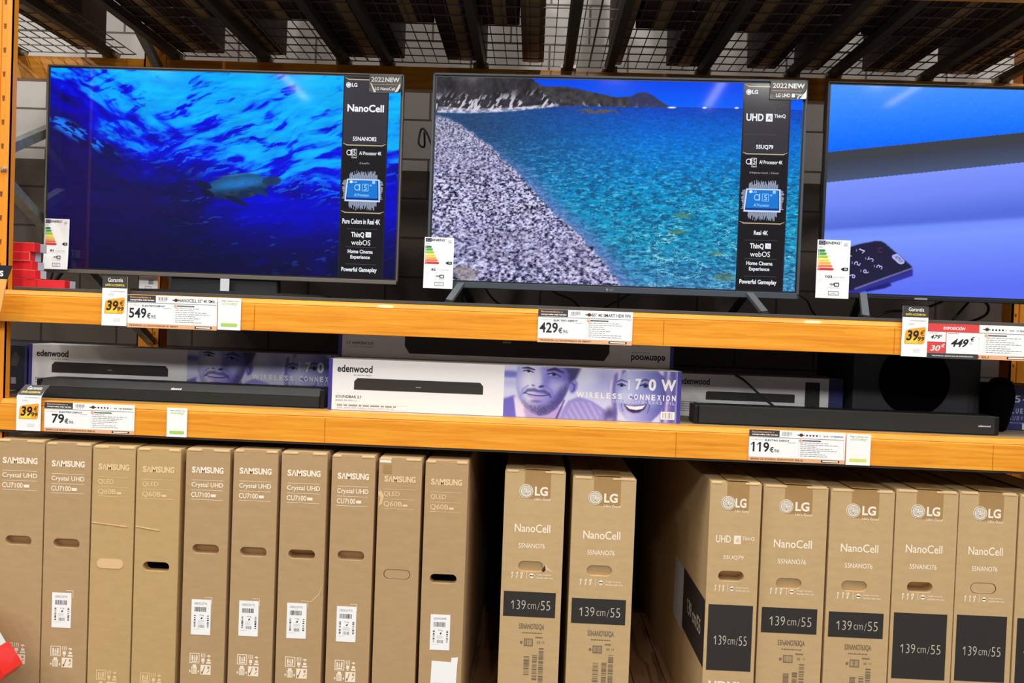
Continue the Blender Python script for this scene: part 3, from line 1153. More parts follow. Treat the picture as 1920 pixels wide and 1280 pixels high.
cc = np.array((52, 48, 54.0)) * (0.5 + 0.9 * fbm(X / 8, Y / 13, 35, 4)[..., None])
cc = mix(cc, (215, 210, 224), sst(0.56, 0.66, fbm(X / 5 + Y / 9, Y / 12, 36, 4)) * sst(16, 52, Y + 0.05 * X - 4) * 0.95)
img = img * (1 - cl[..., None]) + cc * cl[..., None]
fo = blur(inpoly(X, Y, [(4, 58), (60, 61), (130, 58), (232, 48), (236, 52), (140, 65), (60, 70), (2, 70)]), 1.0)
img = mix(img, (214, 212, 232), fo * (0.5 + 0.5 * sst(0.4, 0.6, fbm(X / 6, Y / 3, 37, 3))))
rk = blur(inpoly(X, Y, [(268, 60), (285, 56), (320, 56), (345, 58), (350, 63), (300, 66), (272, 65)]), 0.7) * sst(0.3, 0.5, fbm(X / 5, Y / 3, 38, 3))
img = mix(img, (96, 84, 84), rk)
for cx_, cy_ in ((449, 50), (570, 48), (510, 49)):
    img = mix(img, (235, 235, 240), ell(X, Y, cx_, cy_, 8 if cx_ == 449 else 4, 1.6, 0, 0.4))
# pebble beach: fine far away, coarser towards the viewer
bx = [(-5, 74), (30, 82), (60, 100), (105, 132), (150, 170), (200, 222), (245, 268), (290, 305), (330, 345), (352, 378), (366, 402), (-5, 402)]
bm_ = blur(inpoly(X + 16 * (fbm(X / 12, Y / 12, 19, 3) - 0.5), Y, bx), 1.6)
n1 = fbm(X / 2.3, Y / 1.9, 61, 2, 0.6)
n2 = fbm(X / 3.6, Y / 2.6, 64, 2, 0.62)
n3 = fbm(X / 5.6, Y / 4.0, 67, 3, 0.66)
k1, k2 = sst(90, 240, Y), sst(240, 400, Y)
pb = (n1 * (1 - k1) + n2 * k1) * (1 - k2) + n3 * k2
pt = np.clip((pb - 0.5) * 2.2 + 0.53, 0, 1)
peb = ramp(pt, [(0, (14, 16, 30)), (0.22, (66, 66, 98)), (0.44, (128, 126, 166)), (0.7, (176, 174, 216)), (1, (228, 226, 250))])
peb = mix(peb, (150, 152, 178), 0.45 * sst(220, 60, Y))
peb = mix(peb, (150, 112, 96), 0.12 * sst(0.60, 0.7, fbm(X / 30, Y / 22, 62, 2)) * sst(0.3, 0.6, pb))
img = img * (1 - bm_[..., None]) + peb * bm_[..., None]
# shallow purple rim of water along the pebbles
rim = np.clip(blur(bm_, 20) * 2.2, 0, 1) * (1 - bm_) * sst(0.15, 0.5, sea_t)
img = mix(img, (98, 112, 184), rim * 0.75)
img = mix(img, (150, 160, 205), rim * 0.6 * sst(0.52, 0.66, n2))
# large stone at the lower left edge
img = mix(img, (150, 140, 138), ell(X, Y, 68, 384, 24, 14, 10, 0.3) * 0.7)
t2, scr2, sc2 = tv('middle television showing a pebble beach with clear blue sea, on two splayed feet', 0.2505, 0.184, 0.124, 0.838, 1.230, -0.0255, img, 0.0085, 0.020, M_tvslate, 'feet', (0.122, 1.068))
banner(scr2, sc2[2] - 0.192, sc2[1], sc2[2] - 0.038, sc2[3], 0.1878, 'uhd')
corner_sticker(t2, 0.2505 + 0.615 - 0.121, 0.772, 0.2505 + 0.615 - 0.004, 0.833, 0.1835, 'uhd')
p = Print(0.1838, (0.2505 - 0.02, 0.1285, 0.2505 + 0.02, 0.1395))
p.disc(0.25, 0.5, 0.09, 0.36, M_grey, 1, 14)
p.text('LG', 0.42, 0.25, 0.75, 0.75, M_grey, 1, 1)
part('bezel_mark', p, t2)

# --- remote-control picture
X, Y = np.meshgrid(np.linspace(0, 693, 560), np.linspace(0, 397, 321))
a = Y - (129 - 0.135 * X)
b2 = Y - (150 - 0.137 * X)
c2 = Y - (187 - 0.137 * X)
e2 = Y - (276 - 0.10 * X)
img = ramp(np.clip((a + 129) / 129, 0, 1) - 0.12 * X / 363, [(-0.3, (84, 160, 255)), (0, (78, 152, 255)), (0.5, (44, 130, 255)), (1, (2, 104, 255))])
img = np.where((a > 0)[..., None], np.array((62, 64, 72.0)), img)
lo = ramp(np.clip(b2 / 37, 0, 1), [(0, (60, 64, 84)), (1, (72, 86, 116))])
img = np.where((b2 > 0)[..., None], lo, img)
pw = ramp(np.clip(c2 / 90, 0, 1), [(0, (126, 148, 255)), (0.5, (112, 136, 246)), (1, (84, 108, 222))])
img = np.where((c2 > 0)[..., None], pw, img)
lw = ramp(np.clip(e2 / 130, 0, 1), [(0, (112, 140, 250)), (0.2, (124, 152, 255)), (1, (92, 112, 246))])
m_ = sst(-3, 9, e2)
img = img * (1 - m_[..., None]) + lw * m_[..., None]
img += ((vnoise(X / 2.2 + Y / 1.6, Y / 3.0, 5) - 0.5) * 9 * (a < 0))[..., None]
side = blur(inpoly(X, Y, [(168, 345), (170, 360), (128, 376), (70, 397), (38, 400), (60, 385)]), 0.7)
img = mix(img, (46, 46, 152), side)
top = blur(inpoly(X, Y, [(30, 316), (66, 303), (96, 296), (108, 296), (114, 299), (168, 343), (168, 349), (62, 391), (20, 398), (20, 330)]), 0.7)
img = mix(img, (30, 28, 60), top)
ln = blur(inpoly(X, Y, [(168, 344), (169, 347), (62, 391), (60, 388)]), 0.6)
img = mix(img, (130, 130, 200), ln * 0.8)
ft = blur(inpoly(X, Y, [(126, 374), (131, 380), (118, 386), (84, 394), (80, 390)]), 0.8)
img = mix(img, (30, 30, 110), ft)
t3, scr3, sc3 = tv('rightmost television, cropped by the picture edge, blue picture with a remote control', 0.943 + 0.615, 0.206, 0.137, 0.849, 1.230, 0.0, img, 0.006, 0.012, M_tv, 'feet', (0.150, 1.08))
p = Print(0.2098, (sc3[0], sc3[1], sc3[2], sc3[3]), 0.0002)


def q2(x, y):
    return (x / 693.0, 1 - y / 397.0)


G_num = glow('screen_remote_digits', (176, 180, 236))
G_dim = glow('screen_remote_marks', (110, 112, 160))
for s, x, y in (('1', 68, 318), ('2', 86, 333), ('3', 103, 347), ('4', 44, 328), ('5', 61, 342), ('6', 78, 357), ('8', 36, 352), ('9', 53, 366)):
    u0, v0 = q2(x - 6, y + 1)
    text_aff(p, s, (u0 + 0.004, v0 + 0.003), (0.0035, 0.017), (0.0155, -0.010), G_num, 2, 0.3)
    p.rect(u0 - 0.002, v0 + 0.004, u0 + 0.001, v0 + 0.016, G_dim, 2)
part('remote_digits', p, scr3, 'pale digits on the pictured remote')
p = Print(0.2098, (sc3[0], sc3[1], sc3[2], sc3[3]), 0.0002)
pts = [(129, 322), (137, 319), (140, 320), (153, 332), (152, 337), (147, 339), (142, 338), (129, 327)]
p.poly([q2(*k) for k in reversed(pts)], G_num, 2)
u0, v0 = q2(133, 325.5)
text_aff(p, 'NETFLIX', (u0, v0), (0.019, -0.026), (0.008, 0.008), G_chipd, 3, 1.0)
part('streaming_key', p, scr3, 'pale lettered key on the pictured remote')
p = Print(0.2098, (sc3[0], sc3[1], sc3[2], sc3[3]), 0.0002)
p.disc(*q2(107, 313), 0.008, 0.013, glow('screen_remote_red', (96, 44, 64)), 2, 16, 40, 320, 0.7)
part('power_mark', p, scr3, 'dim red arc on the pictured remote')
p = Print(0.2058, (0.943, 0.137, 2.173, 0.849))
p.rect(0.255, 0.003, 0.289, 0.011, M_grey, 1)
part('bezel_mark', p, t3)


# ------------------------------------------------------------------ energy labels
def energy_label(label, x0, z0, x1, z1, y, num, tilt=0.0, group='energy labels'):
    q = MB()
    n = 8
    d = 0.006
    vs_, fs = [], []
    for j in range(n + 1):
        v = j / n
        yy = y - d * (1 - v) ** 2 * (1 if tilt else 0.2)
        z = z0 + (z1 - z0) * v
        vs_ += [(x0, yy, z), (x1, yy, z), (x1, yy + 0.0006, z), (x0, yy + 0.0006, z)]
    for j in range(n):
        for k in range(4):
            fs.append((4 * j + k, 4 * j + (k + 1) % 4, 4 * j + 4 + (k + 1) % 4, 4 * j + 4 + k))
    fs += [(3, 2, 1, 0), (4 * n, 4 * n + 1, 4 * n + 2, 4 * n + 3)]
    q.add(vs_, fs, M_paper)
    t = single('energy_label', label, 'energy label', q, ((x0 + x1) / 2, y, z0), group)
    if num is None:
        p = Print(y - 0.0010, (x0, z0, x1, z1), tf=lambda x, yy, z: (x, yy - d * (1 - (z - z0) / (z1 - z0)) ** 2 * (1 if tilt else 0.2), z))
        p.text('HDR', 0.55, 0.60, 0.72, 0.75, M_ink, 1, 1)
        p.frame(0.52, 0.55, 0.76, 0.80, 0.02, 0.03, M_ink, 1)
        p.frame(0.34, 0.18, 0.66, 0.42, 0.02, 0.03, M_grey, 1)
        part('label_print', p, t)
        return t
    p = Print(y - 0.0008, (x0, z0, x1, z1), tf=lambda x, yy, z: (x, yy - d * (1 - (z - z0) / (z1 - z0)) ** 2 * (1 if tilt else 0.2), z))
    p.rect(0.04, 0.915, 0.24, 0.985, mat('label_eu_blue', (44, 48, 110), 0.5))
    for i in range(8):
        p.disc(0.14 + 0.055 * math.cos(i * 0.785), 0.95 + 0.022 * math.sin(i * 0.785), 0.010, 0.005, M_yel, 2, 8)
    p.text('ENERG', 0.26, 0.928, 0.68, 0.972, M_ink, 1, 0.8)
    p.text('Y', 0.70, 0.955, 0.74, 0.975, M_ink, 1, 0.5)
    p.rect(0.80, 0.905, 0.92, 0.955, M_lgrey)
    p.lines(0.04, 0.865, 0.18, 0.885, 1, mat('label_teal_text', (140, 180, 160), 0.5), 1, 3)
    cols = [(0, 130, 66), (66, 168, 56), (160, 204, 60), (252, 230, 60), (250, 190, 60), (236, 120, 56), (214, 44, 44)]
    for i, c in enumerate(cols):
        v = 0.815 - i * 0.0525
        u1 = 0.22 + i * 0.045
        mm = mat('label_class_%d' % i, c, 0.5)
        p.poly([(0.03, v - 0.019), (u1, v - 0.019), (u1 + 0.035, v), (u1, v + 0.019), (0.03, v + 0.019)], mm, 1)
        p.text('ABCDEFG'[i], 0.05, v - 0.011, 0.085, v + 0.011, M_paper, 2, 1)
    p.poly([(0.73, 0.505), (0.80, 0.478), (0.95, 0.478), (0.95, 0.532), (0.80, 0.532)], M_ink, 1)
    p.text('G', 0.84, 0.490, 0.91, 0.522, M_paper, 2, 1)
    p.text(num, 0.26, 0.350, 0.26 + 0.075 * len(num), 0.392, M_ink, 1, 1.2)
    p.text('kWh/1000h', 0.52, 0.356, 0.86, 0.380, M_lgrey, 1, 0.5)
    p.rect(0.05, 0.325, 0.95, 0.328, M_lgrey)
    p.text('HDR', 0.42, 0.225, 0.56, 0.258, M_ink, 1, 1)
    p.frame(0.55, 0.205, 0.70, 0.270, 0.025, 0.012, M_ink, 1)
    p.text('kWh/1000h', 0.36, 0.175, 0.72, 0.195, M_lgrey, 1, 0.5)
    p.frame(0.38, 0.055, 0.70, 0.125, 0.018, 0.009, M_grey, 1)
    p.lines(0.46, 0.08, 0.62, 0.10, 1, M_grey, 1, 4)
    p.lines(0.06, 0.29, 0.22, 0.30, 1, M_lgrey, 1, 5)
    part('label_print', p, t)
    return t


energy_label('white energy label on the lower left corner of the ocean television', -1.690, 0.139, -1.604, 0.312, 0.2335, '81', 1)
energy_label('white energy label on the lower left corner of the beach television', -0.370, 0.118, -0.272, 0.287, 0.180, '82', 0)
energy_label('white energy label on the remote-control television, reading 103', 0.928, 0.133, 1.036, 0.325, 0.196, '103', 0)
energy_label('small grey-white label hanging under the ocean television beside the left rear post', -1.375, 0.070, -1.309, 0.1268, 0.270, None, 0)
q = MB()
q.box(-1.070, -1.039, 0.2225, 0.2235, 0.0820, 0.1270, M_lgrey, 0.0002, 1)
single('swing_tag', 'plain little grey tag under the ocean television, above the green-topped card', 'tag', q, (-1.054, 0.223, 0.082))

# ------------------------------------------------------------------ shelf-edge labels
YB = -0.0062       # labels stand in front of the rail strips


def card_mesh(x0, z0, x1, z1, y, tf=None, m=None, n=8, th=0.0010):
    q = MB()
    vs_, fs = [], []
    for j in range(n + 1):
        z = z0 + (z1 - z0) * j / n
        for x, yy in ((x0, y), (x1, y), (x1, y + th), (x0, y + th)):
            vs_.append(tf(x, yy, z) if tf else (x, yy, z))
    for j in range(n):
        for k in range(4):
            fs.append((4 * j + k, 4 * j + (k + 1) % 4, 4 * j + 4 + (k + 1) % 4, 4 * j + 4 + k))
    fs += [(3, 2, 1, 0), (4 * n, 4 * n + 1, 4 * n + 2, 4 * n + 3)]
    q.add(vs_, fs, m or M_paper)
    return q


def guarantee_tag(label, x0, z0, x1, z1, zd, fold=0.0):
    y = YB - 0.0035
    tf = (lambda x, yy, z: (x + max(0, z - zd) * 0.42 * fold, yy + max(0, z - zd) * 0.8 * fold, z)) if fold else None
    t = single('guarantee_tag', label, 'price tag', card_mesh(x0, z0, x1, z1, y, tf), ((x0 + x1) / 2, y, z0), 'guarantee price tags')
    p = Print(y - 0.0001, (x0, z0, x1, z1), tf=tf)
    d = (zd - z0) / (z1 - z0)
    n = 6
    for i in range(n):
        p.rect(0, d + (1 - d) * i / n, 1, d + (1 - d) * (i + 1) / n, M_dark, 1)
    e = 1 - d
    p.text('Garantía', 0.22, d + e * 0.52, 0.82, d + e * 0.86, M_paper, 2, 0.3)
    p.text('DAÑO ACCIDENTAL', 0.12, d + e * 0.16, 0.90, d + e * 0.38, M_yel, 2, 1.6)
    p.text('EN TU ELECTRODOMÉSTICO', 0.34, d * 0.90, 0.93, d * 0.93, M_grey, 1, 0.8)
    p.lines(0.24, d * 0.80, 0.52, d * 0.86, 2, M_lgrey, 1, 6)
    p.poly([(0.10, d * 0.32), (0.82, d * 0.32), (0.88, d * 0.36), (0.92, d * 0.72), (0.88, d * 0.76), (0.30, d * 0.70), (0.16, d * 0.66), (0.13, d * 0.62)], M_orng, 1)
    p.poly([(0.16, d * 0.34), (0.62, d * 0.34), (0.60, d * 0.50), (0.18, d * 0.46)], M_yel, 2)
    p.text('39', 0.17, d * 0.40, 0.62, d * 0.67, M_ink, 3, 1.6, 0.06)
    p.text('€', 0.70, d * 0.54, 0.86, d * 0.68, M_brown, 3, 1.0, 0.03)
    p.text('99', 0.60, d * 0.40, 0.86, d * 0.51, M_ink, 3, 1.2, 0.03)
    p.lines(0.46, d * 0.10, 0.78, d * 0.20, 3, M_lgrey, 1, 8, 0.35)
    part('tag_print', p, t)


def price_label(label, x0, z0, x1, z1, price, title, product, stars=True, seed=1):
    y = YB
    t = single('price_label', label, 'price label', card_mesh(x0, z0, x1, z1, y), ((x0 + x1) / 2, y, z0), 'shelf price labels')
    p = Print(y - 0.0001, (x0, z0, x1, z1))
    R, T = p.rect, p.text
    R(0, 0.785, 0.315, 0.995, M_dark)
    T('Recomendamos o', 0.03, 0.90, 0.26, 0.96, M_tan, 2, 0.8)
    T('comprueba más barato', 0.03, 0.81, 0.30, 0.875, M_paper, 2, 1.8)
    p.barcode(0.345, 0.86, 0.445, 0.955, M_grey, 1, 14, seed)
    p.lines(0.345, 0.825, 0.44, 0.85, 1, M_grey, 1, seed)
    p.disc(0.54, 0.875, 0.020, 0.055, M_brown, 1, 12)
    R(0.50, 0.86, 0.575, 0.885, M_ink, 2)
    if stars:
        for i in range(4):
            p.disc(0.60 + i * 0.034, 0.868, 0.010, 0.028, M_ink, 1, 8)
        p.disc(0.735, 0.868, 0.010, 0.028, M_lgrey, 1, 8)
        T(title, 0.77, 0.84, 0.975, 0.895, M_ink, 1, 0.8)
    else:
        T(title, 0.57, 0.825, 0.975, 0.925, M_ink, 1, 0.6)
    R(0.0, 0.762, 0.99, 0.772, M_ink, 1)
    T('-A PRECIO', 0.025, 0.668, 0.145, 0.70, M_tan, 1, 1.0)
    T('ELECTRO DEPOT', 0.165, 0.645, 0.42, 0.70, M_ink, 1, 1.2)
    p.lines(0.40, 0.60, 0.49, 0.63, 1, M_grey, 1, seed + 3)
    n = len(price)
    u1 = 0.015 + 0.066 * n
    T(price, 0.02 if n > 2 else 0.085, 0.29, (0.0 if n > 2 else 0.075) + u1, 0.605, M_ink, 1, 1.2)
    o = u1 + (0.006 if n > 2 else 0.08)
    T('€', o, 0.29, o + 0.042, 0.46, M_ink, 1, 1.2)
    T('95' if seed == 1 else '96', o + 0.046, 0.29, o + 0.10, 0.40, M_grey, 1, 1.2)
    R(0.519, 0.14, 0.521, 0.755, M_lgrey, 1)
    p.disc(0.535, 0.695, 0.018, 0.045, M_tan, 1, 12)
    p.poly([(0.555, 0.68), (0.74, 0.68), (0.75, 0.70), (0.74, 0.72), (0.555, 0.72)], M_dark, 1)
    p.text('CARACTERÍSTICAS', 0.565, 0.688, 0.73, 0.712, M_lgrey, 2, 0.5)
    p.lines(0.535, 0.18, 0.93, 0.66, 8, M_grey, 1, seed + 11, 0.26, 0.7)
    R(0, 0.0, 1, 0.125, M_tan)
    T(product, 0.025, 0.035, 0.57, 0.095, M_brown, 2, 1.2)
    R(0.755, 0.03, 0.945, 0.10, M_ink, 2)
    R(0.770, 0.048, 0.930, 0.082, M_paper, 3)
    p.frame(0.0, 0.125, 0.985, 0.762, 0.002, 0.006, M_lgrey, 1)
    part('label_print', p, t)


def pay_card(label, x0, z0, x1, z1, green):
    y = YB - 0.001
    t = single('payment_card', label, 'card', card_mesh(x0, z0, x1, z1, y), ((x0 + x1) / 2, y, z0), 'instalment payment cards')
    p = Print(y - 0.0001, (x0, z0, x1, z1))
    p.text('Paga a plazos con', 0.15, 0.885, 0.88, 0.925, M_ink, 1, 0.6)
    p.text('oney', 0.16, 0.76, 0.88, 0.86, M_pgrn, 1, 2.0)
    p.poly([(0.18, 0.10), (0.82, 0.10), (0.86, 0.13), (0.86, 0.19), (0.82, 0.21), (0.18, 0.21), (0.14, 0.19), (0.14, 0.13)], green, 1)
    p.text('electrodepot.es', 0.24, 0.135, 0.76, 0.175, M_pgrn, 2, 0.5)
    part('card_print', p, t)


guarantee_tag('white 39,99 guarantee tag on the upper beam under the ocean television', -1.345, -0.043, -1.266, 0.111, 0.074)
guarantee_tag('white 39,99 guarantee tag on the upper beam beside the red price card', 1.119, -0.045, 1.196, 0.108, 0.074)
guarantee_tag('white 39,99 guarantee tag with its dark top folded back, on the lower beam', -1.608, -0.382, -1.530, -0.240, -0.268, 1.0)
price_label('white 549,95 price label on the upper beam under the ocean television', -1.266, -0.046, -0.983, 0.056, '549', 'NANOCELL 55" 4K SMA', 'TELEVISOR: LG 55NANO826QB 4K SMART', False, 1)
price_label('white 429,96 price label on the upper beam below the pebble beach television', 0.015, -0.044, 0.305, 0.058, '429', '55" 4K SMART HDR WII', 'TELEVISOR: LG 55UQ79006LA 4K SMART', False, 2)
price_label('white price label mostly covered on its left by the red price card', 1.218, -0.046, 1.508, 0.058, '479', '4.6/5 - 51 RESEÑAS', 'TELEVISOR: 55R EU', True, 3)
price_label('white 79,96 price label on the lower beam under the left soundbar', -1.521, -0.382, -1.234, -0.289, '79', '4/5 - 80 RESEÑAS', 'BARRA DE SONIDO: EDENWOOD BSB-22', True, 4)
price_label('white 119,96 price label on the lower beam under the right soundbar', 0.674, -0.382, 0.966, -0.286, '119', '4.2/5 - 47 RESEÑAS', 'BARRA DE SONIDO: EDENWOOD BSB-42', True, 5)
pay_card('white payment card with green strip on the upper beam, right of the 549,95 label', -0.980, -0.043, -0.908, 0.056, M_grn)
pay_card('white payment card standing alone on the lower beam left of centre', -1.131, -0.383, -1.067, -0.292, M_grn)
pay_card('white payment card on the lower beam right of the 119,96 label', 0.969, -0.383, 1.042, -0.287, mat('label_lime', (226, 232, 110), 0.5))

x0, x1, z0, z1 = 1.1965, 1.350, -0.0475, 0.058
y = YB - 0.0025
t = single('price_card', 'red and white display-model price card reading 449 euros', 'price card', card_mesh(x0, z0, x1, z1, y), (x0, y, z0))
p = Print(y - 0.0001, (x0, z0, x1, z1))
p.rect(0, 0.76, 1, 1, M_red)
p.text('EXPOSICIÓN', 0.30, 0.83, 0.72, 0.93, M_paper, 2, 1.6, 0.01)
p.rect(0, 0.155, 0.36, 0.46, M_red)
p.rect(0.355, 0.155, 0.368, 0.76, M_red)
p.rect(0, 0.455, 0.36, 0.475, M_red)
p.rect(0, 0, 1, 0.15, M_dark)
p.text('TELEVISOR: EJEMPLAR DE EXPOSICIÓN', 0.10, 0.05, 0.90, 0.10, M_paper, 2, 1.2)
p.text('479', 0.05, 0.55, 0.23, 0.67, M_ink, 2, 1.0, 0.03)
p.text('€', 0.25, 0.62, 0.29, 0.69, M_grey, 2, 0.5)
p.text('30', 0.06, 0.21, 0.24, 0.37, M_paper, 2, 1.0, 0.03)
p.text('€', 0.26, 0.32, 0.33, 0.42, M_paper, 2, 1.0, 0.02)
p.text('449', 0.44, 0.34, 0.76, 0.58, M_ink, 2, 1.6, 0.06)
p.text('€', 0.83, 0.52, 0.90, 0.65, M_ink, 2, 0.8, 0.02)
p.text('95', 0.82, 0.42, 0.88, 0.48, M_lgrey, 2, 0.6)
p.lines(0.04, 0.71, 0.22, 0.74, 1, M_grey, 2, 3)
p.lines(0.40, 0.71, 0.66, 0.74, 1, M_grey, 2, 5)
part('card_print', p, t)

# ------------------------------------------------------------------ lower shelf: cartons, soundbars, speakers
BASE = ZL1 + 0.0004


def curve_mask(X, Y, pts, r, soft=0.5):
    """soft stroke through points (quadratic through neighbours)"""
    P = np.array(pts, float)
    d = np.full(X.shape, 1e9)
    for i in range(len(P) - 1):
        a, b = P[i], P[i + 1]
        t = np.clip(((X - a[0]) * (b[0] - a[0]) + (Y - a[1]) * (b[1] - a[1])) / ((b - a) @ (b - a)), 0, 1)
        rr = r[i] + (r[i + 1] - r[i]) * t
        d = np.minimum(d, np.hypot(X - a[0] - t * (b[0] - a[0]), Y - a[1] - t * (b[1] - a[1])) / rr)
    return 1 - sst(1 - soft, 1 + soft, d)


def faces_picture():
    w, h = 560, 165
    X, Y = np.meshgrid(np.linspace(0, 1715, w), np.linspace(0, 505, h))
    im = np.zeros((h, w, 3)) + np.array((206, 208, 238.0))
    im = mix(im, (112, 118, 210), ell(X, Y, 50, 86, 130, 34, 0, 0.6))
    im = mix(im, (170, 176, 224), ell(X, Y, 60, 170, 110, 40, 0, 0.9) * 0.7)
    im = mix(im, (150, 152, 216), ell(X, Y, 980, 110, 170, 130, 0, 0.9) * 0.7)
    im = mix(im, (216, 220, 242), ell(X, Y, 830, 90, 90, 80, 0, 0.9) * 0.7)
    # man: jumper, collar, neck
    im = mix(im, (146, 140, 212), blur(inpoly(X, Y, [(540, 510), (640, 330), (740, 280), (880, 320), (1010, 400), (1060, 510)]), 2))
    knit = 0.5 + 0.5 * np.sin((X * 0.9 - Y * 0.55) / 9.0)
    im = mix(im, (198, 190, 236), blur(inpoly(X, Y, [(600, 510), (680, 330), (880, 330), (980, 430), (950, 510)]), 2) * knit * 0.45)
    im = mix(im, (104, 100, 196), blur(inpoly(X, Y, [(-5, 330), (110, 290), (160, 510), (-5, 510)]), 3))
    im = mix(im, (220, 212, 238), blur(inpoly(X, Y, [(100, 300), (190, 370), (260, 510), (130, 510)]), 2))
    im = mix(im, (176, 158, 214), blur(inpoly(X, Y, [(200, 420), (600, 380), (570, 510), (230, 510)]), 3))
    # man: head
    head = blur(inpoly(X, Y, [(128, -10), (118, 120), (122, 220), (150, 320), (210, 410), (290, 470), (370, 492), (450, 470), (530, 410), (590, 330), (640, 220), (690, 60), (690, -10)]), 2.0)
    sk = ramp(np.clip((X - 120) / 560, 0, 1), [(0, (160, 160, 220)), (0.22, (206, 206, 240)), (0.45, (152, 152, 222)), (0.75, (112, 108, 202)), (1, (92, 88, 176))])
    sk = mix(sk, (226, 226, 246), ell(X, Y, 250, 150, 80, 80, 0, 0.9) * 0.7)
    sk = mix(sk, (214, 214, 242), ell(X, Y, 330, 90, 36, 110, -8, 0.9) * 0.7)          # nose bridge
    sk = mix(sk, (188, 190, 234), ell(X, Y, 530, 190, 90, 60, 0, 0.9) * 0.7)           # far cheek
    sk = mix(sk, (112, 108, 196), ell(X, Y, 420, 150, 34, 70, 10, 0.9) * 0.6)          # side of nose
    sk = mix(sk, (120, 116, 200), curve_mask(X, Y, [(420, 190), (470, 230), (490, 290)], [10, 12, 6], 0.9) * 0.6)
    sk = mix(sk, (130, 126, 206), curve_mask(X, Y, [(240, 190), (190, 230), (176, 290)], [8, 12, 6], 0.9) * 0.6)
    gr = fbm(X / 9, Y / 9, 7, 3)
    beard = blur(inpoly(X, Y, [(122, 220), (160, 300), (240, 372), (330, 392), (430, 376), (520, 300), (560, 200), (650, 150), (640, 230), (590, 330), (530, 410), (450, 472), (370, 496), (290, 472), (210, 412), (150, 322)]), 7)
    sk = mix(sk, (58, 50, 104), beard * np.clip(0.25 + 0.75 * gr, 0, 1) * sst(-260, 380, X) * 1.1)
    mst = curve_mask(X, Y, [(196, 272), (240, 236), (300, 232), (345, 244), (400, 244), (450, 268), (470, 300)], [7, 15, 17, 12, 17, 14, 7], 0.8)
    sk = mix(sk, (70, 62, 126), mst * 0.75)
    sk = mix(sk, (186, 150, 206), curve_mask(X, Y, [(236, 290), (320, 308), (400, 306)], [5, 13, 5], 0.6) * 0.85)   # lower lip
    sk = mix(sk, (54, 44, 108), curve_mask(X, Y, [(206, 262), (250, 278), (320, 288), (390, 288), (452, 276)], [4, 5, 5, 5, 4], 0.7) * 0.9)
    sk = mix(sk, (74, 66, 140), ell(X, Y, 325, 345, 50, 14, 0, 0.9) * 0.6)
    sk = mix(sk, (44, 38, 90), ell(X, Y, 372, 196, 26, 12, -10, 0.6) * 0.9)
    sk = mix(sk, (80, 74, 146), ell(X, Y, 290, 188, 16, 8, 10, 0.8) * 0.8)
    im = im * (1 - head[..., None]) + sk * head[..., None]
    # hair, ear
    hairm = blur(inpoly(X, Y, [(590, -10), (760, -10), (720, 90), (668, 180), (646, 130), (640, 60)]), 4)
    im = mix(im, (58, 54, 104), hairm)
    im = mix(im, (132, 126, 208), ell(X, Y, 690, 186, 40, 68, 14, 0.3))
    im = mix(im, (80, 74, 156), curve_mask(X, Y, [(672, 150), (700, 170), (694, 220), (676, 236)], [7, 8, 8, 5], 0.7))
    # eyes and brows
    for e in (([(176, 20), (230, 14), (298, 32)], [4, 12, 6]), ([(424, 36), (500, 16), (590, 52)], [7, 17, 6])):
        im = mix(im, (44, 38, 86), curve_mask(X, Y, *e, 0.6) * 0.92)
    for e in (([(186, 48), (236, 38), (290, 60)], [5, 7, 4]), ([(428, 70), (490, 58), (560, 92)], [5, 8, 4])):
        im = mix(im, (40, 34, 82), curve_mask(X, Y, *e, 0.5) * 0.9)
    im = mix(im, (24, 20, 56), ell(X, Y, 240, 52, 15, 9, 0, 0.4))
    im = mix(im, (24, 20, 56), ell(X, Y, 492, 74, 20, 11, 8, 0.4))
    im = mix(im, (220, 220, 240), ell(X, Y, 462, 76, 10, 5, 0, 0.5) * 0.8)
    im = mix(im, (220, 220, 240), ell(X, Y, 524, 84, 9, 4, 0, 0.5) * 0.6)
    im = mix(im, (110, 104, 180), curve_mask(X, Y, [(430, 96), (490, 104), (550, 108)], [3, 5, 3], 0.8) * 0.7)
    im = mix(im, (70, 64, 150), blur(inpoly(X, Y, [(520, 510), (600, 320), (612, 320), (540, 510)]), 1.5))
    # woman: hair, head
    hair = blur(inpoly(X, Y, [(1040, 150), (1100, 40), (1200, -10), (1715, -10), (1715, 510), (1560, 510), (1500, 300), (1330, 20), (1160, 120), (1130, 260), (1150, 510), (1010, 510), (1060, 330)]), 3)
    hs = ramp(0.5 + 0.5 * np.sin(X / 13.0 + 3 * fbm(X / 80, Y / 200, 9, 2)), [(0, (112, 106, 184)), (1, (206, 200, 236))])
    im = im * (1 - hair[..., None]) + hs * hair[..., None]
    im = mix(im, (70, 62, 130), ell(X, Y, 1060, 440, 50, 60, 20, 0.8) * 0.9)
    head = blur(inpoly(X, Y, [(1120, 130), (1180, 30), (1300, -10), (1500, -5), (1590, 60), (1610, 250), (1560, 410), (1470, 505), (1230, 505), (1150, 400), (1112, 250)]), 2)
    sk = ramp(np.clip((X - 1110) / 500, 0, 1), [(0, (140, 144, 210)), (0.25, (182, 188, 234)), (0.5, (150, 156, 218)), (0.8, (104, 108, 186)), (1, (80, 78, 152))])
    sk = mix(sk, (206, 212, 242), ell(X, Y, 1190, 260, 60, 60, 0, 0.9) * 0.7)
    sk = mix(sk, (170, 178, 230), ell(X, Y, 1440, 290, 80, 60, 0, 0.9) * 0.6)
    sk = mix(sk, (190, 196, 236), ell(X, Y, 1268, 180, 24, 90, 4, 0.9) * 0.6)
    im = im * (1 - head[..., None]) + sk * head[..., None]
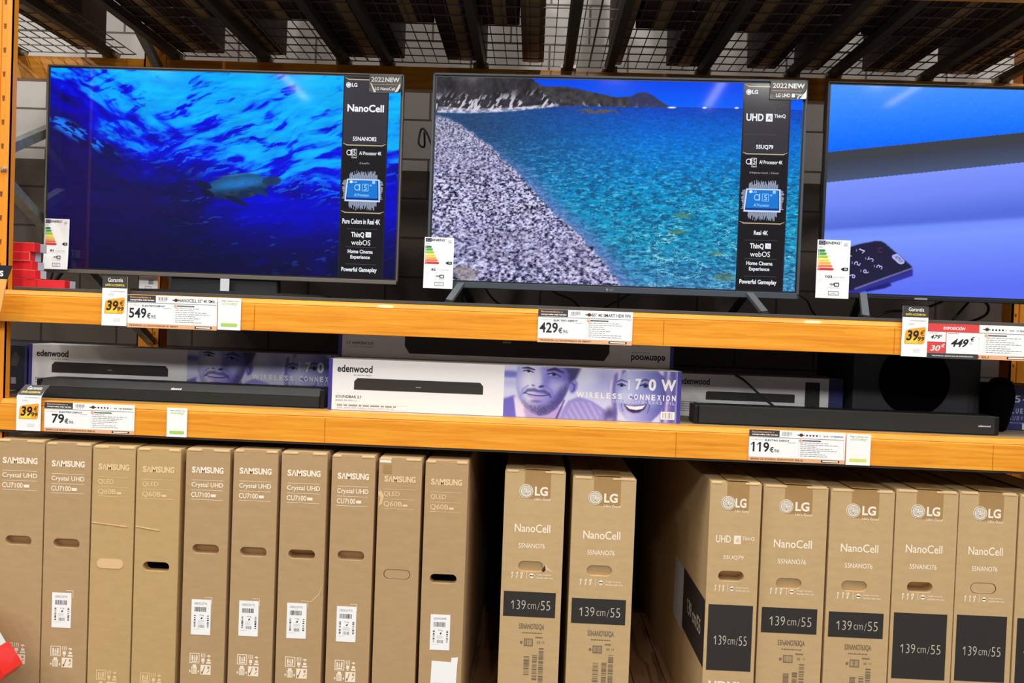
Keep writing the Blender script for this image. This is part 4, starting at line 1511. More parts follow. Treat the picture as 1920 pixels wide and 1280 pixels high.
    for e, c in ((([(1112, 122), (1160, 100), (1220, 116)], [4, 8, 5]), (72, 66, 130)), (([(1330, 112), (1400, 88), (1478, 116)], [5, 10, 5]), (70, 66, 126)),
                 (([(1126, 150), (1164, 138), (1206, 156)], [5, 8, 5]), (34, 32, 80)), (([(1346, 150), (1400, 132), (1458, 156)], [6, 10, 5]), (34, 32, 80)),
                 (([(1250, 262), (1282, 274), (1320, 258)], [5, 7, 5]), (84, 82, 160)),
                 (([(1186, 300), (1170, 350), (1190, 410)], [4, 6, 4]), (104, 102, 180)), (([(1420, 290), (1450, 350), (1430, 420)], [4, 7, 4]), (84, 84, 164))):
        im = mix(im, c, curve_mask(X, Y, *e, 0.6) * 0.85)
    im = mix(im, (22, 20, 56), ell(X, Y, 1166, 156, 16, 12, 0, 0.4))
    im = mix(im, (22, 20, 56), ell(X, Y, 1402, 154, 20, 14, 0, 0.4))
    mouth = blur(inpoly(X, Y, [(1190, 335), (1240, 348), (1310, 350), (1380, 340), (1424, 326), (1400, 380), (1350, 415), (1290, 422), (1236, 400)]), 1.5)
    im = mix(im, (150, 126, 196), np.clip(blur(mouth, 5) * 1.6, 0, 1) * 0.7)
    im = mix(im, (48, 36, 80), mouth)
    im = mix(im, (236, 238, 252), blur(inpoly(X, Y, [(1204, 344), (1250, 353), (1310, 355), (1376, 347), (1412, 336), (1380, 378), (1320, 392), (1250, 384)]), 1.0))
    im = mix(im, (86, 74, 158), blur(inpoly(X, Y, [(1560, 510), (1600, 230), (1640, 0), (1715, -5), (1715, 510)]), 3) * 0.65)
    im = mix(im, (216, 210, 240), blur(inpoly(X, Y, [(1590, 510), (1610, 280), (1630, 280), (1626, 510)]), 2) * 0.7)
    return im


FACES = faces_picture()
M_faces = attr_mat('pack_photo', False)


def bar_picture(p, u0, v0, u1, v1, k=2):
    """printed drawing of a soundbar with bevelled upper corners"""
    du = (u1 - u0)
    h = v1 - v0
    p.poly([(u0, v0), (u1, v0), (u1, v0 + h * 0.70), (u1 - du * 0.024, v1), (u0 + du * 0.024, v1), (u0, v0 + h * 0.70)], M_pk, k)
    p.rect(u0 + du * 0.48, v0 + h * 0.36, u0 + du * 0.52, v0 + h * 0.44, M_grey, k + 1)


def wide_carton(label, x0, y, kind, depth=0.12, flip=False, z0=BASE, W=1.12, H=0.1635):
    x1, z1 = x0 + W, z0 + H
    t = thing('soundbar_carton', label, 'carton', ((x0 + x1) / 2, y, z0), group='wide soundbar cartons')
    q = MB()
    q.box(x0, x1, y, y + depth, z0, z1, M_white, 0.001, 1)
    part('carton_body', q, t)
    xc, zc = (x0 + x1) / 2, (z0 + z1) / 2
    tf = (lambda x, yy, z: (2 * xc - x, yy, 2 * zc - z)) if flip else None
    for u0, u1 in ((0, 0.0105), (0.9885, 1)):
        q = Print(y - 0.0002, (x0, z0, x1, z1), tf=tf)
        q.rect(u0, 0, u1, 1, M_navy)
        part('end_stripe', q, t, 'violet-blue end stripe')
    p = Print(y - 0.0003, (x0, z0, x1, z1), tf=tf)
    p.text('edenwood', 0.0245, 0.742, 0.125, 0.885, M_ink, 1, 1.3)
    p.text('by electro depot', 0.072, 0.675, 0.124, 0.708, M_grey, 1, 0.6)
    part('brand_lettering', p, t)
    p = Print(y - 0.0003, (x0, z0, x1, z1), tf=tf)
    bar_picture(p, *((0.0735, 0.408, 0.4415, 0.635) if kind == 'faces' else (0.190, 0.38, 0.800, 0.885)))
    part('bar_picture', p, t, 'printed black soundbar')
    p = Print(y - 0.0003, (x0, z0, x1, z1), tf=tf)
    if kind == 'faces':
        p.text('SOUNDBAR 2.1', 0.0215, 0.240, 0.0945, 0.293, M_ink, 1, 0.5)
        p.text('BARRE DE SON 2.1', 0.0215, 0.178, 0.082, 0.206, M_grey, 1, 0.3)
        p.frame(0.0215, 0.03, 0.228, 0.125, 0.0005, 0.005, M_lgrey, 1)
        p.lines(0.026, 0.075, 0.222, 0.118, 1, M_grey, 1, 9, 0.6)
        p.lines(0.026, 0.040, 0.222, 0.070, 1, M_lgrey, 1, 10, 0.6)
    else:
        p.text('SOUNDBAR 2.1', 0.895, 0.68, 0.975, 0.735, M_ink, 1, 0.6)
        p.text('BARRE DE SON 2.1', 0.895, 0.77, 0.965, 0.80, M_tan, 1, 0.4)
    part('fine_print', p, t)
    if kind == 'faces':
        picture_mesh('photo_print', FACES, (x0 + W * 0.5005, z0 + 0.001, x0 + W * 0.9885, z1 - 0.001, y - 0.0004), M_faces, t)['label'] = 'violet photo of a smiling man and woman'
        p = Print(y - 0.0007, (x0, z0, x1, z1))
        p.text('1', 0.8490, 0.615, 0.8545, 0.835, M_white, 1, 2.2)
        p.text('7', 0.8705, 0.615, 0.8880, 0.835, M_white, 1, 2.2)
        p.text('0', 0.9080, 0.608, 0.9290, 0.840, M_white, 1, 2.2)
        p.text('W', 0.9430, 0.615, 0.9850, 0.835, M_white, 1, 2.2)
        def spaced(s, u0, u1, v0, v1, m_, bold, fill):
            wd = [1.7 if c == 'W' else 0.55 if c == 'I' else 0.8 if c == ' ' else 1.0 for c in s]
            k_ = (u1 - u0) / (sum(wd) - 0.3)
            u = u0
            for c, w_ in zip(s, wd):
                if c != ' ':
                    f_ = 0.2 if c == 'I' else (w_ - (1 - fill))
                    p.text(c, u, v0, u + k_ * f_, v1, m_, 1, bold)
                u += k_ * w_

        spaced('WIRELESS CONNEXION', 0.7060, 0.9860, 0.425, 0.535, M_white, 1.8, 0.66)
        spaced('CONNECTION SANS FIL', 0.7985, 0.9840, 0.350, 0.410, mat('pack_lavender', (206, 206, 240), 0.5), 0.8, 0.62)
        part('photo_lettering', p, t)
        p = Print(y - 0.0007, (x0, z0, x1, z1))
        p.rect(0.9450, 0.065, 0.9840, 0.215, M_white, 1)
        p.barcode(0.9500, 0.085, 0.9800, 0.195, M_grey, 2, 12, 5)
        part('barcode_patch', p, t)
    return t


wide_carton('bright white soundbar carton with a violet couple photo, at the front of the lower shelf', -0.645, 0.062, 'faces', 0.12)
wide_carton('shaded soundbar carton behind the left soundbar, its couple photo on the right', -1.758, 0.27, 'faces', 0.12)
wide_carton('white soundbar carton directly behind the bright front one, mostly hidden', -0.650, 0.190, 'bar', 0.12)
wide_carton('upside-down soundbar carton stacked behind the bright one, its logo inverted', -0.650, 0.190, 'bar', 0.12, True, BASE + 0.1645)

# shorter carton with a bar and a subwoofer drawn on it
x0, x1, y, z0, z1 = 0.500, 1.075, 0.30, BASE, BASE + 0.147
t = thing('soundbar_carton', 'grey-white carton with a bar and a small subwoofer printed, behind the right soundbar', 'carton', ((x0 + x1) / 2, y, z0))
q = MB()
q.box(x0, x1, y, y + 0.2, z0, z1, M_white, 0.001, 1)
part('carton_body', q, t)
p = Print(y - 0.0002, (x0, z0, x1, z1))
p.rect(0.915, 0, 1, 1, M_dnavy)
part('end_stripe', p, t, 'dark blue end stripe')
p = Print(y - 0.0002, (x0, z0, x1, z1))
p.text('edenwood', 0.026, 0.745, 0.205, 0.905, M_ink, 2, 1.2)
p.text('by electro depot', 0.115, 0.69, 0.205, 0.715, M_grey, 2, 0.4)
part('brand_lettering', p, t)
p = Print(y - 0.0002, (x0, z0, x1, z1))
p.poly([(0.185, 0.40), (0.715, 0.40), (0.715, 0.585), (0.705, 0.60), (0.195, 0.60), (0.185, 0.57)], M_pk, 2)
part('bar_picture', p, t, 'printed thin black soundbar')
p = Print(y - 0.0002, (x0, z0, x1, z1))
p.rect(0.775, 0.20, 0.862, 0.90, M_pk, 2)
part('subwoofer_picture', p, t, 'printed tall black box')
p = Print(y - 0.0002, (x0, z0, x1, z1))
p.lines(0.02, 0.10, 0.14, 0.36, 5, M_grey, 2, 8, 0.4)
part('fine_print', p, t)

# dark blue carton at the far right, dark blue carton end at the far left
x0, x1, y, z0, z1 = 1.600, 2.09, 0.262, BASE, BASE + 0.148
t = thing('soundbar_carton', 'dark blue carton with white lettering, cropped at the right picture edge', 'carton', ((x0 + x1) / 2, y, z0))
q = MB()
q.box(x0, x1, y, y + 0.25, z0, z1, M_dnavy, 0.001, 1)
part('carton_body', q, t)
p = Print(y - 0.0003, (0, 0, 1, 1))
PB = mat('pack_pale_blue', (190, 196, 224), 0.5)
for i, c in enumerate('540W'):
    p.text(c, 1.633 + 0.027 * i, -0.192, 1.652 + 0.027 * i, -0.168, PB, 1, 1.2)
for i, c in enumerate('BLUETOOTH'):
    p.text(c, 1.609 + 0.0147 * i, -0.229, 1.618 + 0.0147 * i, -0.212, PB, 1, 1.2)
for i, c in enumerate('SUBWOOFER'):
    p.text(c, 1.616 + 0.013 * i, -0.252, 1.625 + 0.013 * i, -0.238, mat('pack_mid_blue', (140, 150, 200), 0.5), 1, 1.2)
p.lines(1.611, -0.265, 1.74, -0.257, 1, mat('pack_mid_blue', (140, 150, 200), 0.5), 1, 4)
p.rect(1.662, -0.283, 1.72, -0.260, M_white, 1)
p.barcode(1.668, -0.281, 1.714, -0.262, M_grey, 2, 12, 2)
part('carton_print', p, t)

x0, x1, y, z0, z1 = -2.02, -1.764, 0.27, BASE, BASE + 0.157
t = thing('soundbar_carton', 'very dark navy carton end beside the left post on the lower shelf', 'carton', ((x0 + x1) / 2, y, z0))
q = MB()
q.box(x0, x1, y, y + 0.3, z0, z1, mat('pack_night', (22, 24, 44), 0.5), 0.001, 1)
part('carton_body', q, t)
p = Print(y - 0.0003, (x0, z0, x1, z1))
p.rect(0.965, 0.0, 0.999, 1, M_dnavy)
part('end_stripe', p, t, 'dark blue end stripe')
p = Print(y - 0.0003, (x0, z0, x1, z1))
p.rect(0.78, 0.14, 0.85, 0.28, M_grey, 1)
p.poly([(0.78, 0.55), (0.86, 0.52), (0.90, 0.72), (0.84, 0.86), (0.80, 0.80)], M_dark, 1)
part('carton_print', p, t)


def soundbar(label, x0, x1, y, z0, h, d, logo, slant):
    t = thing('soundbar', label, 'soundbar', ((x0 + x1) / 2, y, z0), group='soundbars on display')
    q = MB()
    c = 0.012 if slant else 0.003
    q.prism([(y, z0 + 0.003), (y + 0.003, z0), (y + d, z0), (y + d, z0 + h), (y + c, z0 + h), (y, z0 + h - (0.024 if slant else 0.003))], 'x', x0 + 0.014, x1 - 0.014, M_blk)
    part('housing', q, t)
    for s in (0, 1):
        q = MB()
        a = x0 if s == 0 else x1 - 0.0138
        q.box(a, a + 0.0138, y + 0.001, y + d - 0.001, z0 + 0.001, z0 + h - 0.001, mat('black_gloss_plastic', (14, 14, 15), 0.4), 0.003, 2)
        part('end_cap', q, t)
    q = MB()
    q.box(x0 + 0.016, x1 - 0.016, y - 0.0012, y + 0.004, z0 + 0.004, z0 + h * (0.56 if slant else 0.94), M_grille, 0.0006, 1)
    part('grille', q, t)
    p = Print(y - 0.0018 if not slant else y - 0.0014, (0, 0, 1, 1), tf=None if not slant else (lambda x, yy, z: (x, yy + max(0, (z - (z0 + h - 0.024))) * 0.5, z)))
    if slant:
        p.text('edenwood', logo[0], logo[1], logo[0] + 0.034, logo[1] + 0.007, M_paper, 1, 2.0)
    else:
        p.text('edenwood', logo[0], logo[1], logo[0] + 0.038, logo[1] + 0.006, M_lgrey, 1, 2.0)
    part('logo', p, t)


soundbar('long black soundbar at left on the lower shelf, logo right of its centre', -1.602, -0.662, 0.075, BASE, 0.0625, 0.095, (-1.160, BASE + 0.0415), True)
soundbar('long black soundbar at right on the lower shelf, in front of the subwoofer', 0.522, 1.475, 0.075, BASE, 0.0605, 0.085, (1.408, BASE + 0.026), False)

# subwoofer
x0, x1, y, z0, z1 = 1.096, 1.522, 0.270, BASE, BASE + 0.318
t = thing('subwoofer', 'large black subwoofer with a round front cone, behind the right soundbar', 'speaker', ((x0 + x1) / 2, y, z0))
q = MB()
q.box(x0, x1, y, y + 0.34, z0 + 0.008, z1, M_navyblk, 0.004, 2)
part('cabinet', q, t)
q = MB()
cxx, czz, r = 1.300, -0.132, 0.118
n = 56
rings = [(r, 0.0002), (r, -0.0045), (r - 0.005, -0.0065), (r - 0.012, -0.005), (r - 0.020, -0.0010), (r - 0.045, -0.0010), (0.045, -0.0008)]
vs_, fs = [], []
for rr, dy in rings:
    for k in range(n):
        a = 2 * math.pi * k / n
        vs_.append((cxx + rr * math.cos(a), y + dy, czz + rr * math.sin(a)))
for i in range(len(rings) - 1):
    for k in range(n):
        fs.append((i * n + k, i * n + (k + 1) % n, (i + 1) * n + (k + 1) % n, (i + 1) * n + k))
fs.append(tuple((len(rings) - 1) * n + k for k in range(n)))
q.add(vs_, fs, M_hole, True)
part('cone', q, t)
for sx_ in (x0 + 0.03, x1 - 0.03):
    for sy_ in (y + 0.03, y + 0.31):
        q = MB()
        q.cyl((sx_, sy_, z0), (sx_, sy_, z0 + 0.009), 0.014, M_hole, 14)
        part('rubber_foot', q, t)
# rounded black shape standing on the narrow strip in front of the blue carton's left end
t = thing('rounded_black_shape', 'rounded black silhouette between subwoofer and blue carton', 'speaker', (1.552, 0.21, BASE))
q = MB()
prof = [(0.012, 0.0), (0.020, 0.006), (0.026, 0.03), (0.034, 0.07), (0.039, 0.105), (0.039, 0.13), (0.034, 0.155), (0.024, 0.172), (0.010, 0.178)]
n = 28
vs_, fs = [], []
for rr, zz in prof:
    for k in range(n):
        a = 2 * math.pi * k / n
        vs_.append((1.552 + rr * 1.12 * math.cos(a), 0.21 + rr * 1.12 * math.sin(a), BASE + zz))
for i in range(len(prof) - 1):
    for k in range(n):
        fs.append((i * n + k, i * n + (k + 1) % n, (i + 1) * n + (k + 1) % n, (i + 1) * n + k))
fs += [tuple(range(n - 1, -1, -1)), tuple((len(prof) - 1) * n + k for k in range(n))]
q.add(vs_, fs, M_hole, True)
part('cabinet', q, t)

# ------------------------------------------------------------------ tall television cartons
def stadium(cx_, cz_, w, h, n=10):
    r = h / 2
    pts = []
    for k in range(n + 1):
        a = -math.pi / 2 + math.pi * k / n
        pts.append((cx_ + w / 2 - r + r * math.cos(a), cz_ + r * math.sin(a)))
    for k in range(n + 1):
        a = math.pi / 2 + math.pi * k / n
        pts.append((cx_ - w / 2 + r + r * math.cos(a), cz_ + r * math.sin(a)))
    return pts


def carton_body(x0, x1, y0, y1, z0, z1, hole, m, seed):
    b = bmesh.new()
    r = random.Random(seed)
    o = [b.verts.new(p) for p in ((x0, y0, z0), (x1, y0, z0), (x1, y0, z1), (x0, y0, z1))]
    k = [b.verts.new(p) for p in ((x0, y1, z0), (x1, y1, z0), (x1, y1, z1), (x0, y1, z1))]
    es = [b.edges.new((o[i], o[(i + 1) % 4])) for i in range(4)]
    if hole:
        h = [b.verts.new((p[0], y0, p[1])) for p in hole]
        es += [b.edges.new((h[i], h[(i + 1) % len(h)])) for i in range(len(h))]
        bmesh.ops.triangle_fill(b, edges=es, use_beauty=True)
    else:
        b.faces.new(o)
    b.faces.new((k[1], k[0], k[3], k[2]))
    b.faces.new((o[0], k[0], k[1], o[1]))
    b.faces.new((o[3], o[2], k[2], k[3]))
    b.faces.new((o[1], k[1], k[2], o[2]))
    b.faces.new((o[0], o[3], k[3], k[0]))
    q = MB()
    q.bm(b, m)
    return q


def pictograms(p, u0, v0, u1, v1, m, back):
    """four little handling symbols in a square"""
    def bx(a, b_, c, d, mm=m, k=1):
        p.rect(u0 + (u1 - u0) * a, v0 + (v1 - v0) * b_, u0 + (u1 - u0) * c, v0 + (v1 - v0) * d, mm, k)
    def pf(a, b_, c, d, t):
        p.frame(u0 + (u1 - u0) * a, v0 + (v1 - v0) * b_, u0 + (u1 - u0) * c, v0 + (v1 - v0) * d, (u1 - u0) * t, (v1 - v0) * t, m, 1)
    pf(0, 0.52, 0.46, 1, 0.035)
    bx(0.09, 0.58, 0.37, 0.64)
    bx(0.09, 0.66, 0.16, 0.90)
    bx(0.30, 0.66, 0.37, 0.90)
    p.text('6', u0 + (u1 - u0) * 0.19, v0 + (v1 - v0) * 0.66, u0 + (u1 - u0) * 0.28, v0 + (v1 - v0) * 0.90, m, 1, 1.2)
    for i in range(3):
        bx(0.53 + 0.08 * i, 0.80, 0.56 + 0.08 * i, 1.0)
    bx(0.55, 0.60, 0.70, 0.76)
    bx(0.58, 0.52, 0.67, 0.58)
    bx(0.78, 0.52, 1.0, 0.60)
    bx(0.82, 0.63, 0.97, 0.74)
    p.disc(u0 + (u1 - u0) * 0.89, v0 + (v1 - v0) * 0.84, (u1 - u0) * 0.09, (v1 - v0) * 0.09, m, 1, 14, 0, 180)
    bx(0.88, 0.76, 0.90, 0.86)
    bx(0.10, 0.02, 0.36, 0.36)
    bx(0.15, 0.36, 0.31, 0.46)
    for i in range(4):
        bx(0.13 + 0.06 * i, 0.05, 0.15 + 0.06 * i, 0.32, back, 2)
    p.poly([(u0 + (u1 - u0) * a, v0 + (v1 - v0) * b_) for a, b_ in ((0.0, 0.06), (0.08, 0.14), (0.0, 0.22))], m, 1)
    p.poly([(u0 + (u1 - u0) * a, v0 + (v1 - v0) * b_) for a, b_ in ((0.46, 0.06), (0.46, 0.22), (0.38, 0.14))], m, 1)
    bx(0.52, 0.0, 1.0, 0.46)
    for (a, b_, c, d) in ((0.58, 0.06, 0.74, 0.40), (0.80, 0.10, 0.96, 0.22)):
        p.poly([(u0 + (u1 - u0) * x, v0 + (v1 - v0) * z) for x, z in ((a, b_), (a + 0.05, b_), (c, d), (c - 0.05, d))], back, 2)
    bx(0.84, 0.28, 0.94, 0.40, back, 2)
    bx(0.56, 0.04, 0.62, 0.16, back, 2)


def shipping_label(t, x0, z0, x1, z1, y, seed, alt=False):
    q = MB()
    q.box(x0, x1, y - 0.0009, y - 0.0003, z0, z1, M_paper)
    s = part('shipping_label', q, t, 'white barcode sticker')
    p = Print(y - 0.0009, (x0, z0, x1, z1))
    p.text('UE55' + 'CU7172' if not alt else 'QE55Q60B', 0.14, 0.86, 0.80, 0.92, M_grey, 1, 0.6)
    p.barcode(0.16, 0.66, 0.78, 0.79, M_ink, 1, 18, seed)
    for u in (0.14, 0.82):
        p.barcode(u, 0.22, u + 0.09, 0.58, M_ink, 1, 9, seed + 1, True)
    p.text('14 kg', 0.40, 0.53, 0.64, 0.58, M_grey, 1, 0.6)
    p.poly([(0.48, 0.45), (0.56, 0.45), (0.59, 0.50), (0.52, 0.50)], M_ink, 1)
    p.lines(0.34, 0.32, 0.70, 0.42, 3, M_lgrey, 1, seed)
    p.barcode(0.36, 0.20, 0.68, 0.29, M_grey, 1, 12, seed + 5)
    p.lines(0.10, 0.145, 0.50, 0.17, 1, M_lgrey, 1, seed + 2)
    part('sticker_print', p, s)


def tv_carton(label, x0, x1, ztop, y, maker, model, hole, lean=0.0, slabel=True, seed=1, big=False, mcard=None, group=None, faded=False, side=False):
    z0 = ZF + 0.0004
    dep = 1.36
    xc = (x0 + x1) / 2
    w = x1 - x0
    t = thing('television_carton', label, 'carton', (xc, y, z0), group=group)
    if lean:
        t.rotation_euler = (0, lean, 0)
    m = mcard or M_card
    sam = maker == 'SAMSUNG'
    k = 0.9825 if sam else 1.0
    hz_ = ztop - (hole[1] if len(hole) > 1 else 0.3) * k
    hw, hh = (0.085, 0.0305) if sam else (0.079, 0.0335)
    hx = xc + (hole[2] if len(hole) > 2 else 0.0)
    st_ = stadium(hx, hz_, hw * k, hh * k)
    part('carton_body', carton_body(x0, x1, y, y + dep, z0, ztop, st_, m, seed), t)
    # hand hole: rim plus what lies behind it
    q = MB()
    n = len(st_)
    kind = hole[0]
    zs = [p[1] for p in st_]
    lo, hi = min(zs), max(zs)

    def back(p):
        f = (p[1] - lo) / (hi - lo)
        return {'open': 0.03, 'flap': (0.030 - 0.021 * f) if sam else (0.011 - 0.008 * f), 'half': 0.050 - 0.044 * f, 'shut': 0.0012, 'pale': -0.0012}[kind]
    vs_ = [(p[0], y, p[1]) for p in st_] + [(p[0], y + back(p), p[1]) for p in st_]
    fs = [(i, (i + 1) % n, n + (i + 1) % n, n + i) for i in range(n)]
    q.add(vs_, fs, m)
    cap = [(xx, yy, zz) for xx, yy, zz in vs_[n:]]
    if kind in ('shut', 'pale'):
        g = 0.93 if kind == 'shut' else 1.0
        cap = [(hx + (a - hx) * g, b_, hz_ + (c - hz_) * g) for a, b_, c in cap]
    q.add(cap, [tuple(range(n))], {'pale': M_edge, 'open': M_hole}.get(kind, m))  # open hole gets a black back, painting in its dark inside
    if kind == 'shut':
        q.add([(a, b_ + 0.002, c) for a, b_, c in vs_[n:]], [tuple(range(n))], M_tape)
    part('hand_hole', q, t, {'open': 'open dark hand hole', 'flap': 'hand hole with its flap pressed in', 'half': 'half-open hand hole', 'shut': 'unopened hand hole flap', 'pale': 'pale hand hole flap standing flush'}[kind])
    # top flaps with a pale cut edge
    q = MB()
    r = random.Random(seed + 40)
    a0, a1 = r.uniform(0.20, 0.36), r.uniform(0.60, 0.74)
    for u0, u1 in ((0.03, a0), (a1, 0.97)):
        q.box(x0 + w * u0, x0 + w * u1, y - 0.0012, y + 0.006, ztop - 0.004, ztop + 0.0022, M_edge, 0.0008, 1)
    q.box(x0 + 0.002, x1 - 0.002, y + 0.006, y + dep - 0.004, ztop, ztop + 0.003, m, 0.001, 1, warp=lambda a, b_, c: (a, b_, c + (0.004 * math.sin((a - x0) / w * 3.1) if c > ztop + 0.001 else 0)))
    part('top_flap', q, t)
    W = M_pwf if faded else M_pw
    p = Print(y - 0.0003, (x0, ztop, x1, ztop + 1.0))    # v runs down as negative metres

    def T(s, u0, u1, v, h, mm=W, b_=1.0, kk=1):
        p.text(s, u0, -v * k - h * k / 2, u1, -v * k + h * k / 2, mm, kk, b_)
    if sam:
        # wordmark drawn with a barless A
        word, wd = 'SAMSUNG', (0.10, 0.12, 0.145, 0.10, 0.11, 0.115, 0.11)
        u = 0.135
        for c, wl_ in zip(word, wd):
            wl2 = wl_ * 0.88
            if c == 'A':
                a_, b2_, c2_ = u, u + wl2, -0.063 * k
                hgt = 0.010 * k
                p.poly([(a_, c2_ - hgt), (a_ + wl2 * 0.26, c2_ - hgt), (a_ + wl2 * 0.56, c2_ + hgt), (a_ + wl2 * 0.38, c2_ + hgt)], W, 1)
                p.poly([(b2_ - wl2 * 0.26, c2_ - hgt), (b2_, c2_ - hgt), (a_ + wl2 * 0.62, c2_ + hgt), (a_ + wl2 * 0.44, c2_ + hgt)], W, 1)
            else:
                T(c, u, u + wl2, 0.063, 0.020, W, 2.2)
            u += wl_ * 0.91
        part('brand_lettering', p, t)
        p = Print(y - 0.0003, (x0, ztop, x1, ztop + 1.0))
        q60 = model.startswith('Q60')
        for v in (0.0955, 0.127, 0.157):
            p.rect(0.135, -v * k - 0.0006, 0.855, -v * k + 0.0006, W, 1)
        if q60:
            T('QLED', 0.135, 0.50, 0.111, 0.0175, W, 0.4)
            T('Q60B', 0.135, 0.56, 0.143, 0.0185, W, 0.4)
            p.rect(0.58, -0.149 * k, 0.69, -0.142 * k, W, 1)
        else:
            T('Crystal UHD', 0.135, 0.86, 0.112, 0.0195, W, 1.0)
            T('CU7100', 0.135, 0.565, 0.142, 0.0165, W, 0.9)
            p.rect(0.585, -0.148 * k, 0.70, -0.139 * k, W, 1)
        part('model_lettering', p, t)
        p = Print(y - 0.0003, (x0, ztop, x1, ztop + 1.0))
        iv = 0.712 if q60 else 0.646
        pictograms(p, 0.21, -(iv + 0.068) * k, 0.70, -iv * k, W, m)
        part('handling_symbols', p, t)
        p = Print(y - 0.0003, (x0, ztop, x1, ztop + 1.0))
        if slabel:
            lx0 = x0 + w * (0.22 if not q60 else 0.24)
            off = 0.475 if not q60 else 0.481
            shipping_label(t, lx0, ztop - (off + 0.112) * k, lx0 + 0.062 * k, ztop - off * k, y, seed, q60)
            if not q60:
                p.rect(0.52, -(off - 0.007) * k, 0.68, -(off - 0.0085) * k, W, 1)
                p.rect(0.672, -(off + 0.014) * k, 0.682, -(off - 0.007) * k, W, 1)
                part('corner_mark', p, t)
    else:
        lg_u = 0.36
        asp = w                     # 1 in u is w metres
        ru = 0.0215 / asp
        lg_disc(p, lg_u, -0.062, ru, 0.0215, M_pw if not faded else W, m, 2)
        p.disc(lg_u, -0.062, ru * 0.80, 0.0215 * 0.80, M_pcm, 2, 28)
        lg_disc(p, lg_u, -0.062, ru * 0.94, 0.0215 * 0.94, M_pcm, M_pw, 3)
        T('LG', 0.50, 0.715, 0.061, 0.029, W, 2.0, 2)
        T("Life's Good", 0.50, 0.76, 0.086, 0.009, W, 0.6, 2)
        part('brand_mark', p, t)
        p = Print(y - 0.0003, (x0, ztop, x1, ztop + 1.0))
        if model == 'nano':
            T('NanoCell', 0.19, 0.78, 0.178, 0.026, W, 0.7)
            part('series_lettering', p, t)
            p = Print(y - 0.0003, (x0, ztop, x1, ztop + 1.0))
            T('55NANO76', 0.265, 0.70, 0.233, 0.0155, W, 0.5)
        else:
            T('UHD', 0.15, 0.44, 0.174, 0.023, W, 0.8)
            p.rect(0.50, -0.188, 0.635, -0.162, W, 1)
            T('AI', 0.54, 0.60, 0.175, 0.016, m, 0.6, 2)
            T('ThinQ', 0.66, 0.90, 0.171, 0.013, W, 0.5)
            T('55UQ79', 0.31, 0.70, 0.231, 0.0135, W, 0.5)
        part('model_lettering', p, t)
        p = Print(y - 0.0003, (x0, ztop, x1, ztop + 1.0))
        for u, wd in ((0.165, 0.030), (0.245, 0.030), (0.315, 0.042)):
            p.poly([(u, -0.337), (u + wd * 0.4, -0.337), (u + wd, -0.318), (u + wd * 0.5, -0.316)], W, 1)
            p.rect(u, -0.326, u + wd * 0.5, -0.318, W, 1)
        p.rect(0.415, -0.338, 0.421, -0.314, W, 1)
        p.disc(0.50, -0.327, 0.036, 0.0075, W, 1, 16)
        p.rect(0.45, -0.3285, 0.55, -0.3255, W, 1)
        T('Fragile contents', 0.58, 0.82, 0.3235, 0.0055, W, 0.6)
        T('Handle with care', 0.58, 0.85, 0.3325, 0.0055, W, 0.6)
        b1 = 0.583 if big else 0.457
        if big and model != 'nano':
            ub0, ub1 = 0.06, 0.93
        else:
            ub0, ub1 = 0.05, 0.91
        part('handling_symbols', p, t)
        p = Print(y - 0.0003, (x0, ztop, x1, ztop + 1.0))
        p.rect(ub0, -b1, ub1, -0.378, M_pk, 1)
        cv = (b1 + 0.378) / 2 + (0.008 if big else 0.002)
        T('139', ub0 + 0.13 * (ub1 - ub0) / 0.87, ub0 + 0.37 * (ub1 - ub0) / 0.87, cv, 0.029, M_pcm, -0.9, 2)
        T('cm', ub0 + 0.40, ub0 + 0.54, cv + 0.004, 0.016, M_pcm, -0.9, 2)
        T('/', ub0 + 0.565, ub0 + 0.60, cv + 0.003, 0.024, M_pcm, -0.9, 2)
        T('55', ub0 + 0.62, ub0 + 0.775, cv, 0.029, M_pcm, -0.9, 2)
        part('size_panel', p, t, 'black size panel with silver lettering')
        p = Print(y - 0.0003, (x0, ztop, x1, ztop + 1.0))
        if not big:
            T('55NANO763QA', 0.32, 0.74, 0.488, 0.021, M_pg, 1.2)
            p.lines(0.38, -0.511, 0.74, -0.503, 1, M_pg, 1, seed, 0.4)
            p.lines(0.60, -0.524, 0.74, -0.517, 1, M_pg, 1, seed + 1, 0.6)
            p.disc(0.37, -0.538, 0.022, 0.005, M_pg, 1, 10)
            p.rect(0.41, -0.549, 0.56, -0.525, M_pg, 1)
            p.barcode(0.425, -0.546, 0.55, -0.528, m, 2, 10, seed)
            T('55', 0.63, 0.68, 0.536, 0.007, M_pg, 0.6)
            T('11', 0.71, 0.75, 0.536, 0.007, M_pg, 0.6)
            p.barcode(0.42, -0.640, 0.51, -0.578, M_pg, 1, 12, seed, True)
            p.barcode(0.56, -0.655, 0.64, -0.575, M_pg, 1, 16, seed + 1, True)
            p.barcode(0.665, -0.675, 0.745, -0.550, M_pg, 1, 24, seed + 2, True)
            p.rect(0.30, -0.692, 0.68, -0.690, M_pg, 1)
            p.rect(0.30, -0.697, 0.47, -0.692, M_pg, 1)
        else:
            T('HDMI', 0.12, 0.72, 0.628, 0.023, W, 2.2)
        part('port_lettering' if big else 'stock_code', p, t)
        # packing tape over the top edge
        q = MB()
        u0, u1 = (0.33, 0.76)
        q.box(x0 + w * u0, x0 + w * u1, y - 0.0002, y + 0.0004, ztop - 0.085, ztop + 0.004, M_tape)
        q.box(x0 + w * u0, x0 + w * u1, y - 0.0002, y + dep - 0.01, ztop + 0.0072, ztop + 0.0078, M_tape)
        part('tape', q, t, 'brown packing tape')
